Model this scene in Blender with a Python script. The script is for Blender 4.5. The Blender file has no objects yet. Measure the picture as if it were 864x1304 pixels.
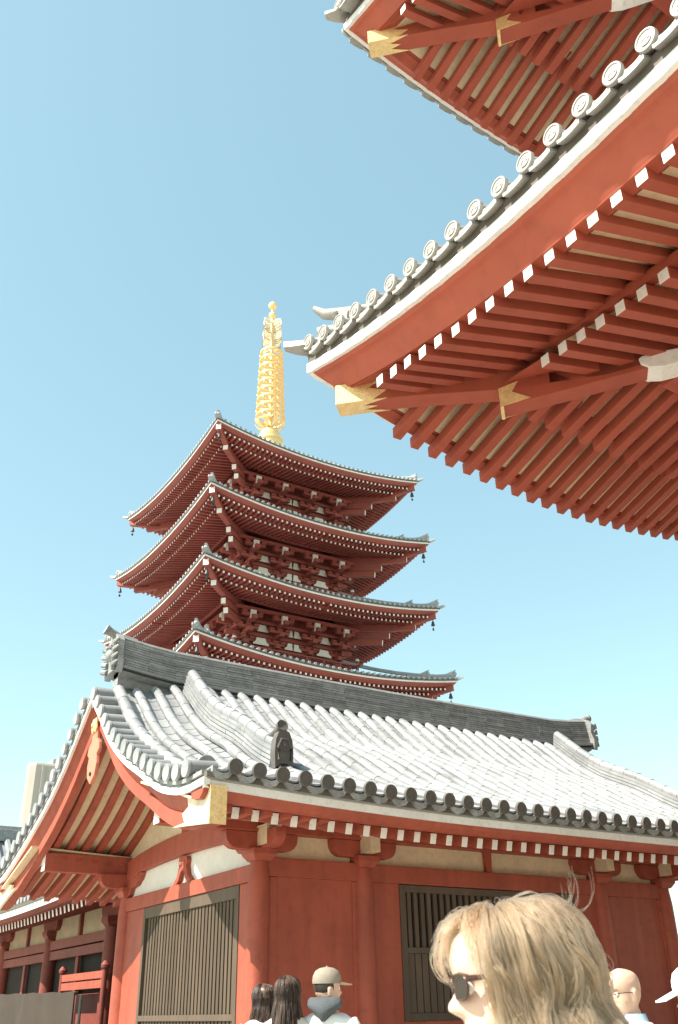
import bpy, math, random
from mathutils import Vector, Matrix
random.seed(7)
SC = bpy.context.scene
COL = SC.collection
R = math.radians
sin, cos, pi = math.sin, math.cos, math.pi

# ------------------------------------------------------------------ materials
def new_mat(name):
    m = bpy.data.materials.new(name); m.use_nodes = True
    nt = m.node_tree
    return m, nt, nt.nodes['Principled BSDF']

def mat(name, col, rough=.6, var=.18, scale=3.0, island=0.0, metal=0.0, spec=.4, bump=0.0, bscale=40.0, stretch=None, dirt=0.0, streak=0.0):
    """colour with cloudy variation, optional per-piece variation, fine bump, dirt blotches"""
    m, nt, b = new_mat(name)
    N = nt.nodes; L = nt.links
    tc = N.new('ShaderNodeTexCoord')
    src = tc.outputs['Object']
    if stretch:
        mp = N.new('ShaderNodeMapping'); mp.inputs['Scale'].default_value = stretch
        L.new(src, mp.inputs['Vector']); src = mp.outputs[0]
    nz = N.new('ShaderNodeTexNoise'); nz.inputs['Scale'].default_value = scale
    nz.inputs['Detail'].default_value = 6; nz.inputs['Roughness'].default_value = .62
    L.new(src, nz.inputs['Vector'])
    mr = N.new('ShaderNodeMapRange')
    mr.inputs['From Min'].default_value = .3; mr.inputs['From Max'].default_value = .7
    mr.inputs['To Min'].default_value = 1 - var; mr.inputs['To Max'].default_value = 1 + var
    L.new(nz.outputs['Fac'], mr.inputs['Value'])
    val = mr.outputs[0]
    if island:
        g = N.new('ShaderNodeNewGeometry')
        m2 = N.new('ShaderNodeMapRange'); m2.inputs['To Min'].default_value = 1 - island; m2.inputs['To Max'].default_value = 1 + island
        L.new(g.outputs['Random Per Island'], m2.inputs['Value'])
        mm = N.new('ShaderNodeMath'); mm.operation = 'MULTIPLY'
        L.new(val, mm.inputs[0]); L.new(m2.outputs[0], mm.inputs[1]); val = mm.outputs[0]
    if streak:      # rain streaks and faded upright patches
        mp2 = N.new('ShaderNodeMapping'); mp2.inputs['Scale'].default_value = (7, 7, .55); L.new(tc.outputs['Object'], mp2.inputs['Vector'])
        n4 = N.new('ShaderNodeTexNoise'); n4.inputs['Scale'].default_value = 1.0; n4.inputs['Detail'].default_value = 7; L.new(mp2.outputs[0], n4.inputs['Vector'])
        m4 = N.new('ShaderNodeMapRange'); m4.inputs['From Min'].default_value = .32; m4.inputs['From Max'].default_value = .68
        m4.inputs['To Min'].default_value = 1 - streak; m4.inputs['To Max'].default_value = 1 + streak; L.new(n4.outputs['Fac'], m4.inputs['Value'])
        mm = N.new('ShaderNodeMath'); mm.operation = 'MULTIPLY'; L.new(val, mm.inputs[0]); L.new(m4.outputs[0], mm.inputs[1]); val = mm.outputs[0]
    if dirt:
        n3 = N.new('ShaderNodeTexNoise'); n3.inputs['Scale'].default_value = scale * 5; n3.inputs['Detail'].default_value = 8
        L.new(src, n3.inputs['Vector'])
        m3 = N.new('ShaderNodeMapRange'); m3.inputs['From Min'].default_value = .52; m3.inputs['From Max'].default_value = .72
        m3.inputs['To Min'].default_value = 1; m3.inputs['To Max'].default_value = 1 - dirt
        L.new(n3.outputs['Fac'], m3.inputs['Value'])
        mm = N.new('ShaderNodeMath'); mm.operation = 'MULTIPLY'
        L.new(val, mm.inputs[0]); L.new(m3.outputs[0], mm.inputs[1]); val = mm.outputs[0]
    vm = N.new('ShaderNodeVectorMath'); vm.operation = 'SCALE'
    vm.inputs[0].default_value = col[:3]
    L.new(val, vm.inputs['Scale']); L.new(vm.outputs[0], b.inputs['Base Color'])
    b.inputs['Roughness'].default_value = rough; b.inputs['Metallic'].default_value = metal
    b.inputs['Specular IOR Level'].default_value = spec
    if bump:
        n2 = N.new('ShaderNodeTexNoise'); n2.inputs['Scale'].default_value = bscale; n2.inputs['Detail'].default_value = 4
        L.new(src, n2.inputs['Vector'])
        bp = N.new('ShaderNodeBump'); bp.inputs['Strength'].default_value = bump; bp.inputs['Distance'].default_value = .02
        L.new(n2.outputs['Fac'], bp.inputs['Height']); L.new(bp.outputs[0], b.inputs['Normal'])
    return m

M = {}
M['red'] = mat('vermilion_paint', (.335, .076, .046), .58, .13, 1.3, bump=.15, bscale=18, dirt=.16, streak=.11)
M['red_gate'] = mat('gate_vermilion_paint', (.375, .088, .054), .62, .12, 1.1, spec=.25, island=.09, bump=.1, bscale=14, dirt=.1)
M['red_pagoda'] = mat('pagoda_vermilion_paint', (.29, .075, .060), .65, .12, .8, island=.10)
M['pink'] = mat('pinkish_vermilion', (.62, .20, .13), .6, .10, 2.0, dirt=.1)  # paler, pinker vermilion for the pendants and strut bosses
M['white'] = mat('white_paint', (.76, .755, .73), .6, .07, 3.0, island=.05, dirt=.16)
M['cream'] = mat('cream_board', (.70, .58, .40), .7, .12, 2.5, dirt=.14)
M['plaster'] = mat('white_plaster', (.74, .72, .67), .8, .06, 2.0, dirt=.08)
M['gold'] = mat('gilt_metal', (.85, .62, .30), .4, .16, 14.0, metal=.35, bump=.35, bscale=38, dirt=.35)
M['goldspire'] = mat('bright_gilt', (.88, .63, .29), .42, .06, 2.0, metal=.35, island=.06)
M['tile'] = mat('silver_grey_tile', (.270, .280, .292), .45, .18, 1.6, island=.14, spec=.5, bump=.08, bscale=30, dirt=.2)
M['tile_dark'] = mat('weathered_ridge_tile', (.27, .28, .28), .5, .25, 5.0, island=.22, dirt=.3)
M['tile_gate'] = mat('gate_tile', (.34, .33, .31), .45, .12, 3.0, island=.08, spec=.5, bump=.1, bscale=40, dirt=.2)
M['tile_under'] = mat('shade_dark_tile_underside', (.12, .105, .09), .8, .25, 4.0)  # dark brown stands for the shade beneath the eave tiles
M['tile_pagoda'] = mat('pagoda_tile', (.33, .34, .345), .45, .10, 1.0, island=.10)
M['wood_dark'] = mat('dark_brown_lattice', (.095, .068, .050), .6, .2, 6.0, island=.12, stretch=(1, 1, .15))
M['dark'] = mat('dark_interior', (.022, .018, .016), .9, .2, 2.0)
M['bronze'] = mat('bronze', (.07, .075, .07), .5, .2, 8.0, metal=.5)
M['canvas'] = mat('brown_canvas', (.042, .031, .024), .85, .15, 2.5, bump=.2, bscale=7)
M['tower'] = mat('beige_tower_panel', (.40, .37, .33), .7, .05, .2)
M['stone'] = mat('pale_paving', (.37, .335, .28), .85, .15, .6, bump=.15, bscale=25, dirt=.15)
M['giltwhite'] = mat('faded_gilt_plate', (.78, .68, .50), .5, .15, 6.0, metal=.1, dirt=.2)
M['lattice_tan'] = mat('weathered_tan_lattice', (.080, .058, .039), .65, .2, 6.0, island=.15, stretch=(1, 1, .15))
M['windowglass'] = mat('tower_window', (.22, .24, .26), .15, .1, 2.0)
M['red_shade'] = mat('shade_darkened_vermilion', (.21, .050, .036), .65, .2, 1.5, dirt=.2)  # vermilion darkened so the colour itself carries the wing's deep shade
M['cream_shade'] = mat('shade_darkened_cream', (.44, .36, .25), .8, .15, 2.5, dirt=.15)  # cream board of the wing, its shade put into the colour too
M['skin'] = mat('skin', (.62, .40, .30), .5, .05, 30.0)
M['skin_fair'] = mat('fair_skin', (.72, .50, .40), .48, .05, 25.0, bump=.05, bscale=220)
for k in ('skin', 'skin_fair'):
    b_ = M[k].node_tree.nodes['Principled BSDF']; b_.inputs['Subsurface Weight'].default_value = .15; b_.inputs['Subsurface Radius'].default_value = (.012, .005, .003)
M['lip'] = mat('lips', (.50, .20, .17), .4, .05, 30.0)
M['eye_white'] = mat('eye_white', (.75, .73, .70), .2, .02, 30.0)
M['hair_brown'] = mat('brown_hair', (.085, .050, .032), .4, .2, 20.0, island=.35)
M['hair_dark'] = mat('dark_hair', (.035, .028, .024), .45, .2, 20.0)
M['hair_blond'] = mat('blond_hair', (.47, .335, .205), .36, .15, 20.0, island=.38, spec=.6)
M['hair_blond_deep'] = mat('blond_hair_roots', (.26, .175, .10), .5, .3, 60.0, stretch=(1, 1, .2))
M['cloth_white'] = mat('white_cotton', (.74, .74, .73), .85, .05, 12.0, bump=.15, bscale=60)
M['cloth_oat'] = mat('oatmeal_knit', (.55, .50, .44), .9, .08, 12.0, bump=.2, bscale=90)
M['cloth_navy'] = mat('navy_denim', (.03, .04, .07), .85, .15, 12.0)
M['cloth_charcoal'] = mat('charcoal_fleece', (.075, .085, .095), .9, .15, 12.0, bump=.2, bscale=80)
M['cloth_sky'] = mat('sky_blue_cotton', (.36, .56, .72), .85, .06, 12.0)
M['cap_grey'] = mat('grey_cap_cloth', (.27, .235, .19), .85, .1, 20.0, bump=.15, bscale=120)
M['cap_tan'] = mat('tan_cap_bill', (.50, .40, .26), .85, .1, 20.0)
M['shoe_dark'] = mat('dark_shoe', (.04, .04, .045), .6, .1, 10.0)
M['lens_dark'] = mat('smoked_lens', (.012, .007, .005), .12, .05, 5.0, spec=.4)
M['frame_brown'] = mat('tortoise_frame', (.06, .03, .02), .25, .2, 60.0)
M['tile_shade'] = mat('shade_darkened_tile', (.105, .098, .092), .6, .2, 6.0, island=.1, dirt=.2)  # roof tile darkened in its colour for the shaded discs and demon tiles
M['gilt_pale'] = mat('pale_openwork_gilt', (.90, .76, .52), .5, .06, 2.0, metal=.1)
M['granite'] = mat('granite_base', (.36, .35, .33), .8, .15, 8.0)

# ------------------------------------------------------------------ mesh building
class MB:
    def __init__(s): s.v = []; s.f = []; s.m = []
    def add(s, vs, fs, mi=0):
        o = len(s.v); s.v += [tuple(p) for p in vs]
        for i, f in enumerate(fs):
            s.f.append([o + k for k in f]); s.m.append(mi[i] if isinstance(mi, (list, tuple)) else mi)
        return s
    def hexa(s, a, b, mi=0, endm=None):
        """two quads a,b (4 points each, same winding)"""
        fs = [(3, 2, 1, 0), (4, 5, 6, 7)] + [(i, (i + 1) % 4, 4 + (i + 1) % 4, 4 + i) for i in range(4)]
        ms = [mi] * 6
        if endm is not None: ms[0] = endm
        return s.add(list(a) + list(b), fs, ms)
    def box(s, x0, x1, y0, y1, z0, z1, mi=0):
        a = [(x0, y0, z0), (x1, y0, z0), (x1, y1, z0), (x0, y1, z0)]
        return s.hexa(a, [(p[0], p[1], z1) for p in a], mi)
    def beam(s, p0, p1, w, h, up=(0, 0, 1), mi=0, endm=None, endm2=None, taper=1.0):
        p0 = Vector(p0); p1 = Vector(p1); d = (p1 - p0).normalized()
        sd = d.cross(Vector(up)).normalized(); u = sd.cross(d).normalized()
        q = lambda p, k: [p + sd * (a * w / 2 * k) + u * (b * h / 2 * k) for a, b in ((-1, -1), (1, -1), (1, 1), (-1, 1))]
        s.hexa(q(p0, 1), q(p1, taper), mi, endm)
        if endm2 is not None: s.m[-5] = endm2
        return s
    def prism(s, pts, ext, mi=0, sidem=None):
        """closed planar polygon pts extruded by vector ext"""
        n = len(pts); e = Vector(ext)
        vs = [Vector(p) for p in pts] + [Vector(p) + e for p in pts]
        fs = [tuple(range(n - 1, -1, -1)), tuple(range(n, 2 * n))] + [(i, (i + 1) % n, n + (i + 1) % n, n + i) for i in range(n)]
        return s.add(vs, fs, [mi, mi] + [mi if sidem is None else sidem] * n)
    def sweep(s, rows, closed=True, caps=True, mi=0, mis=None):
        """rows: list of rings with equal point count"""
        n = len(rows[0]); vs = [p for r in rows for p in r]; fs = []; ms = []
        for i in range(len(rows) - 1):
            for j in range(n if closed else n - 1):
                k = (j + 1) % n
                fs.append((i * n + j, i * n + k, (i + 1) * n + k, (i + 1) * n + j)); ms.append(mi if mis is None else mis[j])
        if caps and closed:
            fs.append(tuple(range(n - 1, -1, -1))); ms.append(mi if mis is None else mis[0])
            fs.append(tuple((len(rows) - 1) * n + j for j in range(n))); ms.append(mi if mis is None else mis[0])
        return s.add(vs, fs, ms)
    def tube(s, pts, r, n=8, mi=0, caps=True, flat=1.0, up=(0, 0, 1)):
        pts = [Vector(p) for p in pts]; rows = []
        for i, p in enumerate(pts):
            d = (pts[min(i + 1, len(pts) - 1)] - pts[max(i - 1, 0)]).normalized()
            a = d.cross(Vector(up))
            if a.length < 1e-4: a = d.cross(Vector((1, 0, 0)))
            a.normalize(); b = a.cross(d).normalized()
            rr = r[i] if isinstance(r, (list, tuple)) else r
            rows.append([p + a * (rr * cos(2 * pi * k / n)) + b * (rr * flat * sin(2 * pi * k / n)) for k in range(n)])
        return s.sweep(rows, mi=mi, caps=caps)
    def lathe(s, prof, c=(0, 0, 0), n=16, axis=(0, 0, 1), mi=0, caps=True):
        ax = Vector(axis).normalized(); a = ax.orthogonal().normalized(); b = ax.cross(a); c = Vector(c)
        rows = [[c + ax * z + a * (r * cos(2 * pi * k / n)) + b * (r * sin(2 * pi * k / n)) for k in range(n)] for r, z in prof]
        return s.sweep(rows, mi=mi, caps=caps)
    def ball(s, c, r, n=10, mi=0, sq=(1, 1, 1)):
        rows = []
        for i in range(n // 2 + 1):
            th = pi * i / (n // 2); rr = max(sin(th), 1e-3)
            rows.append([(c[0] + r * sq[0] * rr * cos(2 * pi * k / n), c[1] + r * sq[1] * rr * sin(2 * pi * k / n), c[2] - r * sq[2] * cos(th)) for k in range(n)])
        return s.sweep(rows, mi=mi)
    def build(s, name, mats, parent=None, smooth=None, bevel=0.0, loc=None):
        me = bpy.data.meshes.new(name)
        vs = s.v
        if loc is not None: vs = [(p[0] - loc[0], p[1] - loc[1], p[2] - loc[2]) for p in vs]
        me.from_pydata(vs, [], s.f)
        if not isinstance(mats, (list, tuple)): mats = [mats]
        for m in mats: me.materials.append(M[m] if isinstance(m, str) else m)
        me.polygons.foreach_set('material_index', s.m)
        if smooth:
            me.polygons.foreach_set('use_smooth', [True] * len(me.polygons))
            me.set_sharp_from_angle(angle=R(smooth))
        o = bpy.data.objects.new(name, me); COL.objects.link(o)
        if loc is not None: o.location = loc
        if parent is not None:
            o.parent = parent
            if loc is None: o.location = -world_loc(parent)
            else: o.location = Vector(loc) - world_loc(parent)
        if bevel:
            b = o.modifiers.new('bevel', 'BEVEL'); b.width = bevel; b.segments = 2; b.limit_method = 'ANGLE'; b.angle_limit = R(40)
        me.update()
        return o

def world_loc(o):
    p = Vector((0, 0, 0))
    while o is not None: p += o.location; o = o.parent
    return p
def empty(name, loc):
    o = bpy.data.objects.new(name, None); COL.objects.link(o); o.location = loc; o.empty_display_size = .5
    return o
def tag(o, label=None, cat=None, group=None, kind=None):
    if label: o['label'] = label
    if cat: o['category'] = cat
    if group: o['group'] = group
    if kind: o['kind'] = kind
    return o

# ------------------------------------------------------------------ curved hipped eave: all four sides share one frame
class Eave:
    def __init__(s, cx, cy, hx, hy, z, A, T, p=2.2):
        s.cx, s.cy, s.hx, s.hy, s.z, s.A, s.T, s.p = cx, cy, hx, hy, z, A, T, p; s.rise = False
    def hu(s, side): return s.hy if side in 'WE' else s.hx
    def lift(s, t): return s.A * max(0.0, 1 - t / s.T) ** s.p if t > 0 else s.A
    def P(s, side, u, v, z):
        if s.rise and side in 'NS':      # the long eave sweeps up gently along its length
            z += .016 * max(0, min(7.4, s.hu(side) - abs(u)) - 3.2) ** 2.2
        if side == 'W': return Vector((s.cx - s.hx + v, s.cy + u, z))
        if side == 'E': return Vector((s.cx + s.hx - v, s.cy - u, z))
        if side == 'N': return Vector((s.cx + u, s.cy + s.hy - v, z))
        return Vector((s.cx - u, s.cy - s.hy + v, z))
    def inw(s, side): return {'W': Vector((1, 0, 0)), 'E': Vector((-1, 0, 0)), 'N': Vector((0, -1, 0)), 'S': Vector((0, 1, 0))}[side]
    def along(s, side): return {'W': Vector((0, 1, 0)), 'E': Vector((0, -1, 0)), 'N': Vector((1, 0, 0)), 'S': Vector((-1, 0, 0))}[side]
    def strip(s, mb, side, prof, n=40, mi=0, damp=0.0, mis=None):
        """profile [(v, dz)] swept along one side with mitred ends and the corner lift"""
        H = s.hu(side); rows = []
        for i in range(n + 1):
            q = -1 + 2 * i / n
            q = math.copysign(abs(q) ** .8, q)
            row = []
            for v, dz in prof:
                u = q * (H - v); t = H * (1 - abs(q))
                row.append(s.P(side, u, v, s.z + dz + s.lift(t) * max(0, 1 - damp * max(v, 0))))
            rows.append(row)
        return mb.sweep(rows, mi=mi, caps=False, mis=mis)
    def rafter(s, mb, side, t, sgn, v0, v1, dz, slope, w, h, mi=0, endm=1, damp=.22, curve=0.0, off=0):
        """one rafter at distance t from the corner nearest (sgn=+1: the +u end)"""
        H = s.hu(side); u = sgn * (H - t) + random.uniform(-.007, .007); l = s.lift(t); dz = dz + random.uniform(-.004, .004); v0 = v0 + random.uniform(-.008, .008)
        rows = []; n = 5 if curve else 2
        for i in range(n):
            f = i / (n - 1); v = v0 + (v1 - v0) * f
            z = s.z + dz + slope * (v - v0) - curve * f * (1 - f) + l * max(0, 1 - damp * v)
            rows.append([s.P(side, u - w / 2, v, z - h / 2), s.P(side, u + w / 2, v, z - h / 2), s.P(side, u + w / 2, v, z + h / 2), s.P(side, u - w / 2, v, z + h / 2)])
        o = len(mb.f)
        mb.sweep(rows, mi=mi)
        mb.m[-2] = endm
        return mb

# ------------------------------------------------------------------ ground
g = MB()
g.add([(-900, -900, 0), (900, -900, 0), (900, 900, 0), (-900, 900, 0)], [(0, 1, 2, 3)])
tag(g.build('ground', 'stone'), kind='structure')

# ------------------------------------------------------------------ temple gate (two hipped roofs, the near corner shows)
gate = tag(empty('temple_gate', (17, 2, 0)), 'huge vermilion two-storey temple gate with deep eaves of white-tipped rafters, roof corner overhead', 'gate')
GC = (17.0, 2.0)

def disc_tile(mb, c, d, r, L, sag=0.0):
    """round eave tile: face disc with raised rim and a swirl, barrel running back along d"""
    d = Vector(d); c = Vector(c)
    ax = -d
    mb.lathe([(r * .78, .012), (r * .82, .020), (r * .97, .020), (r, .010), (r, -.022), (r * .8, -.03)], c, 20, ax)
    a = Vector((0, 0, 1)); b = ax.cross(a).normalized()
    for k in range(3):                   # three curling commas in low relief
        an = 2 * pi * k / 3 + .4
        ring = []
        for q in range(11):
            f = q / 10; t_ = an + f * 2.3; rad = r * (.34 + .20 * f); w = r * .15 * (1 - f) ** .7 + .001
            ring.append((c + ax * .0125 + (a * cos(t_) + b * sin(t_)) * (rad - w), c + ax * .0125 + (a * cos(t_) + b * sin(t_)) * (rad + w)))
        mb.prism([p for p, _ in ring] + [p for _, p in ring[::-1]], ax * (r * .05))
    return mb

def gate_roof(E, base, tops, vis, ov=0.0):
    """E: eave frame whose z is the white-board top; vis: (side, sgn, how far along from the corner, first tile)"""
    A = 'lower_roof' if base == 'lower' else 'upper_roof'
    # tiled surface with half-round rows
    mb = MB()
    vmax, rise = tops
    zt = lambda v: .20 + .52 * (v + .1) + rise * (v + .1) ** 2
    for side in 'WNES':
        H = E.hu(side); n = 10
        E.strip(mb, side, [(-.10, .17)] + [(v, zt(v)) for v in [vmax * i / 8 for i in range(9)]], n=36, damp=.2) if False else None
        rows = []
        for i in range(25):
            q = -1 + i / 12.0; row = []
            for k in range(8):
                v = -.08 + (vmax + .08) * k / 7
                row.append(E.P(side, q * (H - v), v, E.z + zt(v) - .02 + E.lift(H * (1 - abs(q))) * max(0, 1 - .18 * max(v, 0))))
            rows.append(row)
        mb.sweep(rows, closed=False)
    deck = mb.build(A, 'tile_gate', gate, smooth=50)
    # barrel tile rows
    for side in 'WNES':
        H = E.hu(side); mb = MB(); K = int((2 * H - .24) / .3735)
        for k in range(K + 1):
            t = .12 + .3735 * k; u = H - t; tt = min(t, 2 * H - t)
            ve = min(vmax, max(.25, tt * .98)); l = E.lift(tt)
            m = max(2, int(ve / .45)); r = .072
            for j in range(m):
                va = -.06 - ov + (ve + .06 + ov) * j / m; vb = -.06 - ov + (ve + .06 + ov) * (j + 1) / m
                pa = E.P(side, u, va, E.z + zt(va) + .05 + l * max(0, 1 - .18 * max(va, 0)))
                pb = E.P(side, u, vb, E.z + zt(vb) + .04 + l * max(0, 1 - .18 * max(vb, 0)))
                mb.tube([pa, pb], [r, r * .96], 10)
            # wavy pan tile lip between two rows
            if k < K:
                t2 = t + .187; u2 = H - t2; l2 = E.lift(min(t2, 2 * H - t2))
                for lay, (dz0, v0) in enumerate(((.215, -.085 - ov), (.115, -.12 - ov))):
                    rows = []
                    for v in (v0, min(1.0, max(.15, min(t2, 2 * H - t2)))):
                        row = []
                        for th in (.022, -.022):
                            for q in (range(7) if th > 0 else range(6, -1, -1)):
                                f = -1 + q / 3.0
                                row.append(E.P(side, u2 + f * .14, v, E.z + dz0 + .52 * max(v, 0) - (.04 if lay == 0 else .02) * (1 - f * f) + th + l2 * max(0, 1 - .18 * max(v, 0))))
                        rows.append(row)
                    mb.sweep(rows)
        vs = [x for x in vis if x[0] == side]
        o = mb.build('barrel_tile_rows', 'tile_gate', deck, smooth=40)
        for k in range(K + 1):
            t = .12 + .3735 * k; u = H - t; tt = min(t, 2 * H - t); l = E.lift(tt)
            show = vs and t < vs[0][2] if (side == 'W') else (vs and (2 * H - t) < vs[0][2])
            if side in 'WN' and show:
                m2 = MB(); c = E.P(side, u, -.10 - ov, E.z + .275 - ov * .3 + l)
                disc_tile(m2, c, E.inw(side) + Vector((0, 0, .06)), .108, .1)
                m2.build('end_tile', 'tile_gate', deck, smooth=40, loc=c)
    # boards along the eave
    for side in 'WNES':
        mb = MB(); E.strip(mb, side, [(-.02, .02), (.16, .00), (.16, .17), (-.02, .17)])
        mb.build('tile_bed', 'tile_under', deck)
        mb = MB()
        # white board with a scalloped lower edge
        H = E.hu(side); N = int(2 * H / .3735) * 6; rows = []
        for i in range(N + 1):
            q = -1 + 2 * i / N; t = H * (1 - abs(q)); ph = (t - .12) / .3735
            sc = .018 * abs(sin(pi * ph)) ** .6
            rows.append([E.P(side, q * (H - v), v, E.z + dz + E.lift(t)) for v, dz in ((-.034, -.155 + sc), (.05, -.155), (.05, .003), (-.034, .003))])
        mb.sweep(rows, caps=False)
        mb.build('fascia_board', 'white', deck)
        mb = MB()
        E.strip(mb, side, [(.02, -.145), (.055, -.20), (.098, -.222), (.122, -.245), (.17, -.33), (.222, -.43), (.255, -.47), (.27, -.50), (.44, -.50), (.44, -.30), (.10, -.14)], n=120)
        mb.build('eave_board', 'red_gate', deck, smooth=25)
        mb = MB()
        E.strip(mb, side, [(.30, -.482), (.52, -.409), (.52, -.38), (.30, -.44)], n=80, damp=.22)
        mb.build('eave_soffit', 'red_gate', deck)
        mb = MB()
        E.strip(mb, side, [(.50, -.450), (1.85, -.004), (1.85, .06), (.50, -.385)], n=80, damp=.22)
        mb.build('soffit_board', 'cream', deck)
        mb = MB()
        E.strip(mb, side, [(1.64, -.318), (1.80, -.275), (1.80, -.10), (1.66, -.17)], n=80, damp=.22)
        mb.build('rafter_ledge', 'red_gate', deck, smooth=25)
        mb = MB()
        E.strip(mb, side, [(1.72, -.292), (4.1, .375), (4.1, .41), (1.72, -.255)], n=80, damp=.22)
        mb.build('soffit_board', 'cream', deck)
        mb = MB()
        E.strip(mb, side, [(3.2, -.26), (3.5, -.26), (3.5, .10), (3.2, .0)], damp=.22)
        mb.build('eave_purlin', 'red_gate', deck)
        if side in 'WE':
            for sg in (1, -1):
                mb = MB()
                q = [(1.66, 1.66), (1.66, 2.52), (2.2, 2.66), (2.6, 2.67)]
                mb.prism([E.P(side, sg * (H - t), v, E.z - .335 + .28 * (v - 1.6) + E.lift(t) * (1 - .22 * v)) for v, t in q], (0, 0, .02))
                mb.build('corner_board', 'red_gate', deck)
    # rafters
    S = .285
    for side in 'WNES':
        H = E.hu(side); rest = MB(); K = int((H - 1.1) / S)
        for sg in (1, -1):
            lim = [x[2] for x in vis if x[0] == side and x[1] == sg]
            lim = lim[0] if lim else 0
            for k in range(K + 1):
                t = 1.15 + S * k
                if t > H + .01 or (sg < 0 and abs(t - H) < S * .5): continue
                vh = t - .03
                jobs = [('flying_rafter', .28, min(1.92, vh), -.56, .33, .125, .145, .0)]
                if k >= (5 if side in 'WE' else 2) and vh > 1.85: jobs.append(('rafter', 1.6, min(3.7, vh), -.40, .28, .13, .15, .0))
                for nm, v0, v1, dz, sl, w, h, cv in jobs:
                    mb = MB() if t < lim else rest
                    E.rafter(mb, side, t, sg, v0, v1, dz, sl, w, h, curve=cv)
                    if t < lim: mb.build(nm, ['red_gate', 'white'], deck, bevel=.006)
        if rest.v:
            tag(rest.build('rafter_row', ['red_gate', 'white'], deck), kind='stuff')
    # hip rafters on the four corners
    for sx, sy in ((-1, 1), (-1, -1), (1, 1), (1, -1)):
        cn = Vector((E.cx + sx * E.hx, E.cy + sy * E.hy, E.z + E.A)); dg = Vector((-sx, -sy, 0)); sd = Vector((sy, -sx, 0)).normalized()
        def hip(nm, ds, m, w, par=deck, off=0):
            mb = MB()
            mb.sweep([[cn + dg * d + sd * (a * w / 2) + Vector((0, 0, z)) for a, z in ((-1, zb), (1, zb), (1, zt_), (-1, zt_))] for d, zb, zt_ in ds])
            return mb.build(nm, m, par, bevel=.008 if not off else .004)
        hip('flying_hip_rafter', [(.27, -.80, -.54), (.6, -.81, -.53), (1.1, -.86, -.56), (1.75, -.95, -.58), (2.6, -.95, -.33), (4.0, -.62, -.05)], 'red_gate', .26)
        hip('hip_rafter', [(1.70, -1.19, -.93), (1.95, -1.14, -.75), (2.3, -1.07, -.58), (3.0, -.92, -.50), (4.0, -.70, -.3)], 'red_gate', .26)
        # gilt caps with a swallow-tail inner edge
        mb = MB(); w = .275
        for a in (-1, 1):
            o = sd * (a * w / 2)
            pl = [(.262, -.81), (.262, -.525), (.66, -.515), (.56, -.63), (.72, -.70), (.60, -.815)]
            mb.prism([cn + dg * d + o - sd * .006 + Vector((0, 0, z)) for d, z in pl], sd * .012)
        mb.prism([cn + dg * d + sd * (q * w / 2) + Vector((0, 0, -.812 - (.012 if d > .4 else 0))) for d, q in ((.262, -1), (.262, 1), (.72, 1), (.50, .35), (.62, 0), (.50, -.35), (.72, -1))], (0, 0, .01))
        mb.prism([cn + dg * .258 + sd * (a * w / 2) + Vector((0, 0, z)) for a, z in ((-1, -.815), (1, -.815), (1, -.525), (-1, -.525))], dg * .012)
        mb.build('gold_cap', 'gold', deck)
        mb = MB()
        mb.prism([cn + dg * 1.69 + sd * (a * .28 / 2) + Vector((0, 0, z)) for a, z in ((-1, -1.20), (1, -1.20), (1, -.93), (-1, -.93))], dg * .03)
        for a in (-1, 1):
            mb.prism([cn + dg * d + sd * (a * .136 - .006) + Vector((0, 0, z)) for d, z in ((1.69, -1.19), (1.69, -.93), (1.86, -.86), (1.80, -1.0), (1.95, -1.12))], sd * .012)
        mb.build('gold_cap', 'gold', deck)
        # white carved nosing under the hip, further in
        mb = MB()
        pr = [(2.88, -.88), (2.87, -.80), (2.90, -.77), (2.98, -.745), (3.2, -.73), (3.6, -.66), (3.6, -.84), (3.4, -.875), (3.2, -.93), (3.05, -.96), (2.94, -.94)]
        mb.prism([cn + dg * d + sd * (-.155) + Vector((0, 0, z)) for d, z in pr], sd * .31)
        cur = [cn + dg * (3.02 + .09 * (1 - q / 16) * cos(q * .62)) + Vector((0, 0, -.60 + .13 + .09 * (1 - q / 16) * sin(q * .62) - .10)) for q in range(13)]
        mb.tube([cn + dg * 3.2 + Vector((0, 0, -.70))] + cur[::1], .026, 6)
        mb.build('carved_nosing', 'white', deck, bevel=.012)
        # corner tiles: long upturned tip, ridge roll and demon tile
        mb = MB()
        tip = [(-.255, .36), (-.15, .31), (0, .27), (.25, .30)]
        mb.sweep([[cn + dg * d + sd * (a * ww) + Vector((0, 0, z + b)) for a, b in ((-1, -.05), (1, -.05), (.8, .05), (-.8, .05))] for (d, z), ww in zip(tip, (.05, .10, .14, .14))])
        mb.tube([cn + dg * d + Vector((0, 0, z)) for d, z in ((.08, .47), (.5, .47), (1.0, .52), (2.0, .78), (3.2, 1.2))], [.10, .10, .11, .13, .13], 10)
        pl = [(-.17, .38), (-.20, .56), (-.12, .70), (0, .76), (.12, .70), (.20, .56), (.17, .38)]
        mb.prism([cn + dg * .30 + sd * a + Vector((0, 0, z)) for a, z in pl], dg * .09)
        mb.ball(cn + dg * .28 + Vector((0, 0, .56)), .085, 8)
        for a in (-1, 1):
            mb.tube([cn + dg * .28 + sd * (a * q) + Vector((0, 0, z)) for q, z in ((.08, .62), (.17, .66), (.22, .60))], .025, 6)
        mb.tube([cn + dg * d + Vector((0, 0, z)) for d, z in ((.04, .93), (.14, .80), (.36, .74), (.9, .72))], [.04, .075, .10, .10], 10)
        mb.build('corner_tile', 'tile_gate', deck, smooth=40)
    return deck

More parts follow.
